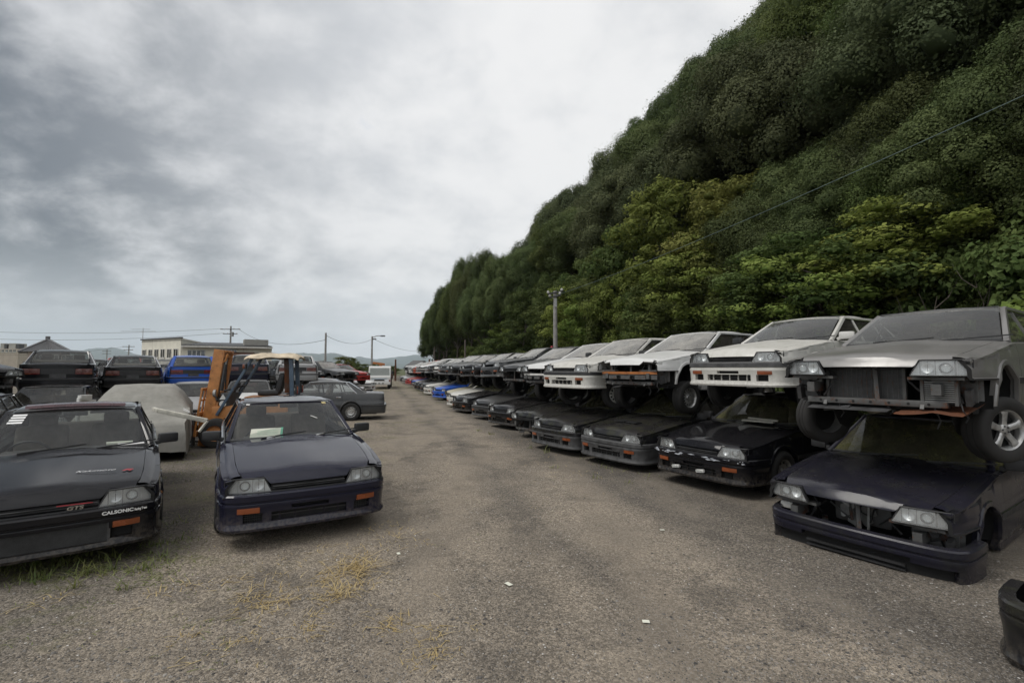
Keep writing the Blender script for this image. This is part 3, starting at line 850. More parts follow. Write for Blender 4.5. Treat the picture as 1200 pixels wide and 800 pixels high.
def m_fan():
    mb = MB()
    mb.lathe([(.0, .03), (.03, .03), (.035, 0), (.035, -.05)], 'grey_plastic', 14, 'x', (1.86, -.02, .50))
    for k in range(6):
        a = 2 * math.pi * k / 6 + .2
        P = []
        for rr, wd, tw in ((.03, .02, .6), (.08, .045, .5), (.13, .06, .4), (.155, .05, .35)):
            u = Vector((0, math.cos(a), math.sin(a))); v = Vector((0, -math.sin(a), math.cos(a)))
            P.append([tuple(Vector((1.87, -.02, .50)) + u * rr + v * (q * wd) + Vector((q * wd * tw, 0, 0))) for q in (-1, 0, 1)])
        mb.grid(P, 'steel')
    mb.bar((1.86, .08, .66), (1.90, .08, .34), .02, .02, 'steel'); mb.bar((1.86, -.10, .66), (1.90, -.06, .40), .02, .02, 'inner_metal')
    mb.box((1.70, 0, .48), (.25, .5, .25), 'inner_metal', bev=.04)
    for q in range(9):
        yy = rnd.uniform(-.6, .6)
        mb.tube([(1.85, yy, .63), (1.95, yy + rnd.uniform(-.1, .1), .55), (1.92, yy + rnd.uniform(-.15, .15), .42)], .009, 'black_plastic', 5)
    for y, m_ in ((-.55, 'black_plastic'), (.50, 'grey_plastic')):
        mb.lathe([(.0, .03), (.03, .025), (.035, .03), (.05, .02), (.055, 0), (.055, -.03)], m_, 18, 'x', (1.98, y, .46))
    mb.box((2.0, -.64, .44), (.05, .12, .07), 'white_plastic', bev=.01)
    return mb.mesh('cooling_fan', 35)

CACHE = {}
def cm(fn, *a):
    k = (fn.__name__,) + a
    if k not in CACHE: CACHE[k] = fn(*a)
    return CACHE[k]

def heading(az): return math.pi / 2 - az
def car_matrix(loc, az, pitch=0, roll=0):
    return Matrix.Translation(loc) @ Matrix.Rotation(heading(az), 4, 'Z') @ Matrix.Rotation(-pitch, 4, 'Y') @ Matrix.Rotation(roll, 4, 'X')

def part_list(style, o):
    """(part name, mesh, local offset, sub-parts) for a car with options o"""
    L_ = []
    ws = o.get('ws', 'glass'); sw = o.get('sw', 'glass')
    L_.append(('body', cm(m_body, style), None, []))
    if o.get('hood', 1): L_.append(('hood', cm(m_hood, o.get('scoop', False)), None, []))
    for sg in (1, -1):
        for k in ((0,) if style == 'coupe' else (0, 1)):
            L_.append(('door', cm(m_door, style, k, sg), None, [('handle', cm(m_handle, style, k, sg))]))
        for k in range(2 if style == 'coupe' else 3):
            if o.get('side_glass', 1): L_.append(('side_window', cm(m_side_window, style, k, sg, sw), None, []))
        if o.get('lamps', 1): L_.append(('headlight', cm(m_headlight, sg), None, [('lens', cm(m_lens, sg))]))
        L_.append(('tail_light', cm(m_tail, style, sg, o.get('tail', 'pink_lens')), None, []))
        if o.get('mirrors', 1): L_.append(('mirror', cm(m_mirror, sg), None, []))
        L_.append(('seat', cm(m_seat, sg), None, []))
    L_.append(('windshield', cm(m_windshield, ws), None, []))
    L_.append(('rear_window', cm(m_rear_window, style, sw), None, []))
    if o.get('bumper', 1):
        L_.append(('front_bumper', cm(m_front_bumper, o.get('bkind', 'std'), o.get('band', 'PAINT'), o.get('low', 'PAINT')), None, [('turn_signal', cm(m_indicator, 1)), ('turn_signal', cm(m_indicator, -1))] if o.get('signals', 1) else []))
    if o.get('frame', not o.get('bumper', 1)):
        L_.append(('front_frame', cm(m_front_frame), None, []))
    if o.get('beam'): L_.append(('crash_beam', cm(m_beam, o['beam']), None, []))
    if o.get('radiator'): L_.append(('radiator', cm(m_radiator), None, []))
    if o.get('fan'): L_.append(('cooling_fan', cm(m_fan), None, []))
    if o.get('grille', 1): L_.append(('grille', cm(m_grille), None, []))
    L_.append(('rear_bumper', cm(m_rear_bumper), None, []))
    L_.append(('tail_panel', cm(m_tail_panel, style), None, []))
    L_.append(('rear_seat', cm(m_bench), None, []))
    L_.append(('dashboard', cm(m_dash), None, []))
    L_.append(('steering_wheel', cm(m_steer), None, []))
    return L_
NAMES = {'sedan': 'sedan_car', 'coupe': 'coupe_car', 'wagon': 'wagon_car'}
WHEELS = ((AX_F, -1), (AX_F, 1), (AX_R, -1), (AX_R, 1))     # photo-left front wheel of a car facing us comes first

def car(label, paint, loc, az, style='sedan', group=None, pitch=0., roll=0., rim='steel', droop=0., wheels=(1, 1, 1, 1), steer=0., crush=0., **o):
    root = thing(NAMES[style], label, 'car', group=group)
    root.matrix_world = car_matrix(loc, az, pitch, roll)
    pm = PAINT[paint] if isinstance(paint, str) else paint
    for nm, me, off, subs in part_list(style, o):
        p = paint_slots(obj(nm, me, root, off), pm)
        if nm == 'hood' and 'hood_paint' in o: paint_slots(p, PAINT[o['hood_paint']])
        if nm == 'hood' and 'hood_paint' in o:
            for s_ in p.material_slots:
                if s_.link == 'OBJECT': s_.material = PAINT[o['hood_paint']]
        if nm == 'front_bumper' and 'bump_rot' in o:
            p.location, p.rotation_euler = o['bump_rot']
            p['label'] = 'black bumper cover hanging loose from the nose'
        for sn, sm in subs: paint_slots(obj(sn, sm, p), pm)
    rims = rim if isinstance(rim, tuple) else (rim,) * 4
    for (ax, sg), on, rk in zip(WHEELS, wheels, rims):
        if not on: continue
        t = obj('wheel', cm(m_tyre), root, (ax, sg * .745, R_T - droop), (0, rnd.uniform(0, 6), 0))
        if ax > 0 and steer: t.rotation_euler = (0, 0, steer)
        obj('rim', cm(m_rim, rk), t, None, (0, 0, 0 if sg > 0 else math.pi))
    return root

def merged(style, key, **o):
    """one mesh of a whole car, for the far end of the rows where the photo shows no parts"""
    k = ('merged', style, key)
    if k in CACHE: return CACHE[k]
    mb = MB(); skip = ('seat', 'rear_seat', 'steering_wheel', 'tail_light', 'tail_panel')
    ms = []
    def add(me, mat=None):
        b = len(mb.v)
        mb.v += [tuple((mat @ v.co) if mat else v.co) for v in me.vertices]
        loc_ = [mb.mat('PAINT' if m is None else m) for m in me.materials]
        for p in me.polygons: mb.f.append(tuple(b + q for q in p.vertices)); mb.mi.append(loc_[p.material_index])
    for nm, me, off, subs in part_list(style, o):
        if nm in skip: continue
        add(me)
        for sn, sm in subs: add(sm)
    for ax, sg in WHEELS:
        m4 = Matrix.Translation((ax, sg * .745, R_T - o.get('droop', 0))); add(cm(m_tyre), m4)
        add(cm(m_rim, 'steel'), m4 @ Matrix.Rotation(0 if sg > 0 else math.pi, 4, 'Z'))
    CACHE[k] = mb.mesh('sedan_car', 30, weld=False)
    return CACHE[k]
LAMP_R = Vector((2.10, -.765, .605))        # outer end of the lamp on the photo's left (car facing us)
LAMP_L = Vector((2.10, .765, .605))
def place(px, py, z, az, local=LAMP_R):
    """ground position of a car whose local point shows at (px, py) of the photo at height z"""
    p = at(px, py, z); r = Matrix.Rotation(heading(az), 3, 'Z') @ Vector((local.x, local.y, 0))
    return Vector((p.x - r.x, p.y - r.y, 0))
def placeY(px, Y, az, local=LAMP_R):
    p = atY(px, 432, Y); r = Matrix.Rotation(heading(az), 3, 'Z') @ Vector((local.x, local.y, 0))
    return Vector((p.x - r.x, p.y - r.y, 0))
# ------------------------------------------------------------------ ground, hillside, far hills
def gz(x, y):
    d = math.hypot(x, y)
    return (noise.noise(Vector((x * .35, y * .35, 3.1))) * .014 + noise.noise(Vector((x * 1.3, y * 1.3, 7.7))) * .006) * (1 - sstep(40, 80, d))
def m_ground():
    t = NT('gravel_yard'); g = t.n('ShaderNodeNewGeometry'); v = g.outputs['Position']
    sp = t.n('ShaderNodeSeparateXYZ'); t.l(v, sp.inputs[0]); x, y = sp.outputs[0], sp.outputs[1]
    s = t.math('ADD', t.math('MULTIPLY', x, RU.x), t.math('MULTIPLY', y, RU.y)); l = t.math('ADD', t.math('MULTIPLY', x, RV.x), t.math('MULTIPLY', y, RV.y))
    warp = t.math('MULTIPLY', t.math('SUBTRACT', t.noise(v, .25, 4, .6), .5), 1.4)
    lw = t.math('ADD', l, warp)
    n_big = t.noise(v, .22, 5, .6); n_mid = t.noise(v, 1.4, 6, .65); n_fine = t.noise(v, 14, 6, .7); n_grit = t.noise(v, 75, 4, .75)
    # packed tan wheel tracks down the aisle; darker broken asphalt and grit beside them
    tr = None
    for c, wd in ((-1.35, .35), (.15, .4), (1.15, .45), (2.6, .35), (-.6, 1.2)):
        a = t.math('ABSOLUTE', t.math('SUBTRACT', lw, c)); k = t.ramp(a, .25, wd + .5, 1., 0.)
        tr = k if tr is None else t.math('MAXIMUM', tr, k)
    tr = t.math('MULTIPLY', tr, t.ramp(n_mid, .3, .65, .35, 1.))
    dark, tan_ = (.088, .078, .067), (.265, .224, .175)
    col = t.mix(t.ramp(n_big, .35, .68), dark, (.168, .146, .119))
    col = t.mix(t.math('MULTIPLY', tr, .85), col, tan_)
    col = t.mix(t.ramp(n_mid, .52, .75, 0, .55), col, (.198, .170, .135))
    # loose stones: every cell its own grey
    vo = t.n('ShaderNodeTexVoronoi'); t.l(v, vo.inputs['Vector']); vo.inputs['Scale'].default_value = 62
    vo2 = t.n('ShaderNodeTexVoronoi'); t.l(v, vo2.inputs['Vector']); vo2.inputs['Scale'].default_value = 150
    sep = t.n('ShaderNodeSeparateColor'); t.l(vo.outputs['Color'], sep.inputs[0])
    sep2 = t.n('ShaderNodeSeparateColor'); t.l(vo2.outputs['Color'], sep2.inputs[0])
    grit = t.math('MULTIPLY', t.ramp(sep.outputs[0], 0., 1., .6, 1.5), t.ramp(sep2.outputs[1], 0, 1, .7, 1.35))
    col = t.mix(t.ramp(n_big, .3, .7, .75, 1.), col, t.mix(1., col, grit, 'MULTIPLY'))
    pale = t.math('MULTIPLY', t.math('GREATER_THAN', sep.outputs[1], .955), t.ramp(vo.outputs['Distance'], .25, .45, 1., 0.))
    col = t.mix(t.math('MULTIPLY', pale, .75), col, (.36, .34, .31))
    white = t.math('MULTIPLY', t.math('GREATER_THAN', sep.outputs[2], .9935), t.ramp(vo.outputs['Distance'], .3, .5, 1., 0.))
    col = t.mix(white, col, (.62, .60, .57))
    blk = t.math('MULTIPLY', t.math('GREATER_THAN', sep2.outputs[2], .93), .6)
    col = t.mix(blk, col, (.03, .028, .026))
    # thin weeds and moss under the parked cars on the left side
    mossy = t.math('MULTIPLY', t.ramp(x, -3.4, -1.4, 1., 0.), t.ramp(n_mid, .50, .64))
    mossy = t.math('MULTIPLY', mossy, t.ramp(n_fine, .35, .6))
    col = t.mix(t.math('MULTIPLY', mossy, .7), col, (.085, .090, .032))
    # broad dusty fans and darker worn asphalt showing through, then ruts full of fine grit
    dust_ = t.math('MULTIPLY', t.ramp(t.noise(t.mapping(v, (1, .6, 1), (3, 8, 0)), .5, 6, .62, .6), .48, .66), t.ramp(n_fine, .25, .6, .5, 1.))
    col = t.mix(t.math('MULTIPLY', dust_, .6), col, (.250, .214, .170))
    worn = t.math('MULTIPLY', t.ramp(t.noise(v, .85, 7, .68, .5), .54, .63), t.ramp(n_mid, .35, .6, .4, 1.))
    col = t.mix(t.math('MULTIPLY', worn, .55), col, (.062, .056, .050))
    # a rut of dark coarse grit down the middle of the lane, pressed wheel bands on both sides of it
    xw = t.math('ADD', x, t.math('MULTIPLY', t.math('SUBTRACT', t.noise(v, .55, 5, .65), .5), 1.1))
    rut = t.math('MULTIPLY', t.ramp(t.math('ABSOLUTE', t.math('SUBTRACT', xw, .1)), .05, .42, 1., 0.), t.math('MULTIPLY', t.ramp(y, 8., 13., 1., 0.), t.ramp(n_fine, .3, .55, .35, 1.)))
    col = t.mix(t.math('MULTIPLY', rut, .26), col, (.055, .050, .045))
    for c in (-.75, 1.05):
        band = t.math('MULTIPLY', t.ramp(t.math('ABSOLUTE', t.math('SUBTRACT', xw, c)), .10, .34, 1., 0.), t.ramp(y, 9., 15., 1., 0.))
        col = t.mix(t.math('MULTIPLY', band, .35), col, (.235, .198, .155))
    # damp oily patches
    oil = t.ramp(t.noise(v, .6, 4, .6), .60, .72, 0, .5); col = t.mix(oil, col, (.040, .036, .032))
    # beyond the yard: fields
    far = t.ramp(t.math('SQRT', t.math('ADD', t.math('MULTIPLY', x, x), t.math('MULTIPLY', y, y))), 105., 150.)
    col = t.mix(far, col, t.mix(n_big, (.05, .075, .025), (.10, .095, .045)))
    h = t.math('ADD', t.math('MULTIPLY', vo.outputs['Distance'], -.9), t.math('ADD', t.math('MULTIPLY', n_fine, .8), t.math('MULTIPLY', vo2.outputs['Distance'], -.5)))
    return t.surf(t.princ(Base_Color=col, Roughness=.93, Specular_IOR_Level=.25, Normal=t.bump(h, .6, .013)))
M['ground'] = m_ground()
def build_ground():
    def axis(lo, hi):
        a = []; v = 0
        while v < hi: a.append(v); v += .25 if v < 14 else (1.0 if v < 60 else v * .25)
        a.append(hi); b = [-q for q in a[1:] if q < -lo] + [lo]
        return sorted(set(b + a))
    xs = axis(-12400, 12400); ys = axis(-12400, 12400)
    mb = MB(); mb.grid([[(x, y, gz(x, y)) for y in ys] for x in xs], 'ground')
    setting(obj('ground', mb.mesh('ground', 180, weld=False)))
build_ground()

def hill_z(s, l):
    if l < 13.5: return 0.
    base = (min(l, 52) - 13.5) * .93 - max(0, l - 52) * .15
    base *= sstep(112, 78, s) if s > 78 else 1
    base += noise.noise(Vector((s * .09, l * .09, 1.7))) * 1.3 * sstep(13.5, 19, l)
    return max(base, -.3)
def m_hillside():
    t = NT('forest_floor'); g = t.n('ShaderNodeNewGeometry'); v = g.outputs['Position']
    a = t.noise(v, .8, 7, .65); b = t.noise(v, 9, 5, .7)
    col = t.mix(t.ramp(a, .35, .65), (.030, .023, .014), (.060, .046, .028))
    col = t.mix(t.ramp(b, .45, .65), col, t.mix(a, (.032, .036, .014), (.095, .075, .046)))
    return t.surf(t.princ(Base_Color=col, Roughness=.95, Normal=t.bump(b, .8, .12)))
M['hillside'] = m_hillside()
def build_hill():
    P = []
    for i in range(86):
        s = -30 + i * 1.8; row = []
        for j in range(60):
            l = 12.9 + j * 1.2; z = hill_z(s, l) if l > 13.5 else -.05
            x, y = sl_xy(s, l); row.append((x, y, z))
        P.append(row)
    mb = MB(); mb.grid(P, 'hillside')
    setting(obj('hillside', mb.mesh('hillside', 180, weld=False)))
build_hill()
def m_mountain():
    t = NT('wooded_mountain'); g = t.n('ShaderNodeNewGeometry'); v = g.outputs['Position']
    n = t.noise(v, .004, 7, .65)
    return t.surf(t.princ(Base_Color=t.mix(n, (.018, .032, .022), (.04, .055, .035)), Roughness=.95))
M['mountain'] = m_mountain()
def build_mountains():
    # (photo x, photo y of the skyline) read off the picture; two ridges one behind the other
    for Yd, prof, dz in ((8200, [(-60, 424), (20, 421), (60, 414), (90, 411), (110, 408), (130, 407), (145, 410), (160, 415), (180, 418), (215, 416), (250, 412), (290, 414), (330, 416), (345, 414), (355, 413), (372, 415), (390, 413), (403, 416), (418, 420), (428, 423), (445, 424), (470, 426), (520, 428), (600, 429)], 0),
                         (10500, [(-60, 427), (40, 425), (75, 409), (100, 412), (170, 424), (320, 428), (400, 424), (412, 420), (420, 417), (428, 419), (440, 421), (455, 419), (468, 418), (482, 416), (488, 415), (497, 418), (508, 421), (530, 424), (600, 427)], 0)):
        mb = MB(); P = []
        for k in range(150):
            px = lerp(-60, 600, k / 149)
            p = atY(px, interp(prof, px), Yd)
            z = p.z + noise.noise(Vector((px * .11, Yd, 0))) * 22 + noise.noise(Vector((px * .4, Yd, 5))) * 7
            row = []
            for dy, f in ((-2600, -.02), (-1700, .22), (-1000, .45), (-450, .75), (0, 1.), (700, .7), (1600, -.02)):
                q = 1 + (noise.noise(Vector((px * .16, dy * .003, Yd))) * .28 if 0 < f < 1 else 0)
                row.append((p.x * (1 + dy / Yd), Yd + dy, z * f * q))
            P.append(row)
        mb.grid(P, 'mountain')
        setting(obj('mountains', mb.mesh('mountains', 180, weld=False)))
build_mountains()

# the hazy air between here and the far ranges
def build_haze():
    t = NT('haze'); p = t.n('ShaderNodeVolumePrincipled')
    p.inputs['Color'].default_value = (.80, .90, 1., 1); p.inputs['Density'].default_value = HAZE
    p.inputs['Anisotropy'].default_value = .2
    t.l(p.outputs[0], t.out.inputs['Volume'])
    mb = MB(); mb.box((0, 0, 399), (25400, 25400, 802), t.m)
    setting(obj('haze', mb.mesh('haze')), 'stuff')
HAZE = .72e-4
if HAZE: build_haze()

# ------------------------------------------------------------------ trees
def m_leaf(name, c0, c1, trans=.28):
    t = NT(name); at_ = t.n('ShaderNodeAttribute'); at_.attribute_name = 'tint'
    col = t.mix(at_.outputs['Fac'], c0, c1)
    hs = t.n('ShaderNodeHueSaturation'); r = t.rand()
    t.put(hs.inputs['Hue'], t.ramp(r, 0, 1, .488, .522)); t.put(hs.inputs['Value'], t.ramp(t.math('FRACT', t.math('MULTIPLY', r, 7.3)), 0, 1, .82, 1.2)); t.put(hs.inputs['Color'], col)
    a = t.n('ShaderNodeBsdfPrincipled'); t.l(hs.outputs[0], a.inputs['Base Color']); a.inputs['Roughness'].default_value = .7; a.inputs['Specular IOR Level'].default_value = .12
    b = t.n('ShaderNodeBsdfTranslucent'); t.l(hs.outputs[0], b.inputs[0])
    m = t.n('ShaderNodeMixShader'); m.inputs[0].default_value = trans; t.l(a.outputs[0], m.inputs[1]); t.l(b.outputs[0], m.inputs[2])
    return t.surf(m.outputs[0])
M['leaf_dark'] = m_leaf('leaf_evergreen', (.068, .090, .033), (.132, .154, .060))
M['leaf_grey'] = m_leaf('leaf_evergreen_greyish', (.074, .092, .044), (.136, .154, .074))
M['leaf_light'] = m_leaf('leaf_light_green', (.12, .165, .036), (.26, .30, .080), .35)
M['leaf_yellow'] = m_leaf('leaf_yellowing', (.10, .118, .030), (.20, .205, .060), .35)
M['leaf_mid'] = m_leaf('leaf_mid_green', (.060, .086, .025), (.130, .158, .051), .32)
M['bark'] = m_simple('bark', (.075, .062, .050), .9, var=.4, scale=7, bump=.5)

def leaf_cloud(name, mat, blobs, leaves, size, seed, flat=.0, core=.45, gap=0.):
    """blobs: (centre, radius). Leaf faces cover the outer shell of every blob; a few sit loose."""
    g = np.random.default_rng(seed); VV = []; TT = []; NN = []
    for c, rad in blobs:
        n = max(8, int(leaves * rad * rad)); c = np.array(c)
        d = g.normal(size=(n, 3)); d[:, 2] += .3; d /= np.linalg.norm(d, axis=1, keepdims=True)
        keep = (d[:, 2] > -.5) | (g.random(n) < .35)
        ph = g.uniform(0, 6.28, 6)
        lob = np.sin(d[:, 0] * 4.2 + ph[0]) * np.sin(d[:, 1] * 4.6 + ph[1]) + .6 * np.sin(d[:, 2] * 6 + ph[2]) * np.sin(d[:, 0] * 7.3 + ph[3])
        if gap: keep &= lob > -gap * 1.6 + g.normal(size=n) * .15 - .25
        rr = rad * np.where(g.random(n) < .80, g.uniform(.82, 1.06, n), g.uniform(.5, 1.3, n)) * (1 + .16 * lob)
        pos = c + d * rr[:, None] * np.array([1, 1, 1 - flat]) * g.uniform(.86, 1.18, 3)
        nr = d + g.normal(size=(n, 3)) * .38; nr[:, 2] += .15; nr /= np.linalg.norm(nr, axis=1, keepdims=True)
        t = g.normal(size=(n, 3)); u = np.cross(nr, t); u /= np.linalg.norm(u, axis=1, keepdims=True) + 1e-9; w_ = np.cross(nr, u)
        s = (size * g.uniform(.6, 1.35, n))[:, None]; l_ = s * g.uniform(.55, .8, n)[:, None]
        q = np.stack([pos - u * s * .5, pos - w_ * l_ * .5 - u * s * .05 + nr * s * .06, pos + u * s * .55 - nr * s * .1, pos + w_ * l_ * .5 - u * s * .08 + nr * s * .06], 1)[keep]
        sn = (d * .72 + nr * .42)[keep]; sn /= np.linalg.norm(sn, axis=1, keepdims=True); NN.append(np.repeat(sn, 4, axis=0))
        VV.append(q.reshape(-1, 3)); bt = g.random(); TT.append(np.clip(.6 * bt + .4 * g.random(len(q)), 0, 1))
    V = np.concatenate(VV); T = np.concatenate(TT); nq = len(V) // 4
    cv, ct = [], []
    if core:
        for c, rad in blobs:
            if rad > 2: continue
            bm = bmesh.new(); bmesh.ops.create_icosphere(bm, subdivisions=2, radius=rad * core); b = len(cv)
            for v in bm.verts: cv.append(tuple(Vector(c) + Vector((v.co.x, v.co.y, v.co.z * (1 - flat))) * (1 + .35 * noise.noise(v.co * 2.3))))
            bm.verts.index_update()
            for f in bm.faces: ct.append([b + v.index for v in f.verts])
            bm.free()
    nv = len(V); me = D.meshes.new(name)
    allv = np.concatenate([V, np.array(cv).reshape(-1, 3)]) if cv else V
    loops = np.concatenate([np.arange(nv), (np.array(ct).reshape(-1) + nv) if ct else np.zeros(0)]).astype(np.int32)
    starts = np.concatenate([np.arange(nq) * 4, nv + np.arange(len(ct)) * 3]).astype(np.int32)
    tots = np.concatenate([np.full(nq, 4), np.full(len(ct), 3)]).astype(np.int32)
    me.vertices.add(len(allv)); me.vertices.foreach_set('co', allv.astype(np.float32).ravel())
    me.loops.add(len(loops)); me.loops.foreach_set('vertex_index', loops)
    me.polygons.add(len(starts)); me.polygons.foreach_set('loop_start', starts); me.polygons.foreach_set('loop_total', tots)
    me.update(calc_edges=True); me.materials.append(M[mat])
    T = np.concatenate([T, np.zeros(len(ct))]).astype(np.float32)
    a = me.attributes.new('tint', 'FLOAT', 'FACE'); a.data.foreach_set('value', T)
    # leaves of one boss share its rounded shading
    me.polygons.foreach_set('use_smooth', [True] * len(starts))
    me.normals_split_custom_set_from_vertices(np.concatenate([np.concatenate(NN), np.array([(0., 0., 0.)] * len(cv)).reshape(-1, 3)]).tolist())
    me.update(); return me

def crown_evergreen(seed, mat='leaf_dark', rx=3.7, rz=3.6, n=30, leaf=.115, dens=2000):
    """broad evergreen: a heap of rounded bosses with dark clefts between them"""
    r = random.Random(seed); B = []
    ga = math.pi * (3 - math.sqrt(5))
    for k in range(n):
        u = (k + .5) / n; z = 1 - 1.55 * u
        q = math.sqrt(max(0, 1 - z * z)); a = ga * k + r.uniform(-.3, .3)
        lob = 1 + .22 * noise.noise(Vector((q * math.cos(a) * 1.3, q * math.sin(a) * 1.3, z * 1.3 + seed * 3.7)))
        rr = r.uniform(1.0, 1.7) * (1 if z > -.2 else .8)
        B.append(((q * math.cos(a) * rx * lob, q * math.sin(a) * rx * lob, z * rz * lob), rr))
        for e in range(2):
            d = Vector((r.gauss(0, 1), r.gauss(0, 1), r.gauss(.5, .7))).normalized() * rr * .72
            B.append(((B[-1 - e][0][0] + d.x, B[-1 - e][0][1] + d.y, B[-1 - e][0][2] + d.z * .7), rr * r.uniform(.42, .66)))
    B.append(((0, 0, -.2), min(rx, rz) * .75))
    return leaf_cloud('crown', mat, B, dens, leaf, seed)
def crown_loose(seed, mat='leaf_light', rx=2.2, rz=3., n=95, leaf=.13, dens=1000):
    """open, layered crown of a young broadleaf: sprays at the ends of limbs, sky and dark between"""
    r = random.Random(seed); B = []
    for k in range(n):
        z = r.uniform(-.95, 1); q = math.sqrt(max(0, 1 - (z * .96) ** 2)) * r.uniform(.45, 1.05); a = r.uniform(0, 6.28)
        lob = 1 + .3 * noise.noise(Vector((math.cos(a), math.sin(a), z * 1.5 + seed)))
        rr = r.uniform(.26, .66)
        B.append(((q * math.cos(a) * rx * lob, q * math.sin(a) * rx * lob, z * rz), rr))
    return leaf_cloud('crown', mat, B, dens, leaf, seed, flat=.18, core=.35, gap=.28)
def trunk_mesh(seed, h, r0, limbs=6, spread=2.2, top=.7, lean=.06):
    r = random.Random(seed); mb = MB(); path = []; x = y = 0
    for k in range(8):
        t = k / 7; x += r.gauss(0, lean) * h * .12; y += r.gauss(0, lean) * h * .12
        path.append((x, y, t * h * top - .3))
    mb.tube(path, [r0 * (1.35 if k == 0 else 1) * (1 - .75 * k / 7) for k in range(8)], 'bark', 9)
    for q in range(limbs):
        k = r.randint(2, 6); p = Vector(path[k]); a = r.uniform(0, 6.28); ln = spread * r.uniform(.6, 1.1)
        pts = [p]
        for e in range(1, 5):
            f = e / 4; pts.append(p + Vector((math.cos(a + r.gauss(0, .15)) * ln * f, math.sin(a + r.gauss(0, .15)) * ln * f, ln * f * r.uniform(.5, .8))))
        mb.tube(pts, [r0 * .45 * (1 - .8 * e / 4) for e in range(5)], 'bark', 6)
    return mb.mesh('trunk', 60, weld=False)

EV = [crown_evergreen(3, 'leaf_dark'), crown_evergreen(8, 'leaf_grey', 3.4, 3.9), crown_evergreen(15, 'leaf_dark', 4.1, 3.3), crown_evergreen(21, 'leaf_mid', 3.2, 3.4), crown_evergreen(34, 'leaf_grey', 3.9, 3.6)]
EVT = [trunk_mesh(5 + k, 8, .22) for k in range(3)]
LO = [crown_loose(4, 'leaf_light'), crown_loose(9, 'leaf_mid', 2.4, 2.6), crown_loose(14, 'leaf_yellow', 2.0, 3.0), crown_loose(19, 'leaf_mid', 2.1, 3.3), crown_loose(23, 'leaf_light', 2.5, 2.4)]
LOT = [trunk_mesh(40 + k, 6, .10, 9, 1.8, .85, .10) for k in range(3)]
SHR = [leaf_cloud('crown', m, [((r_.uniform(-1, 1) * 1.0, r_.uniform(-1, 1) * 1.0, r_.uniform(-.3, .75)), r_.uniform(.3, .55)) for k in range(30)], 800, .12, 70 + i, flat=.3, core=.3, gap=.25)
       for i, (m, r_) in enumerate((('leaf_light', random.Random(1)), ('leaf_mid', random.Random(2)), ('leaf_mid', random.Random(3))))]
def tree(name, label, cat, x, y, z, crown, trunk, sc, h, rz, group, crown_z):
    t = thing(name, label, cat, (x, y, z), rz, group)
    c = obj('crown', crown, t, (0, 0, crown_z)); c.scale = sc
    k = obj('trunk', trunk, t); k.scale = (1, 1, h)
    return t

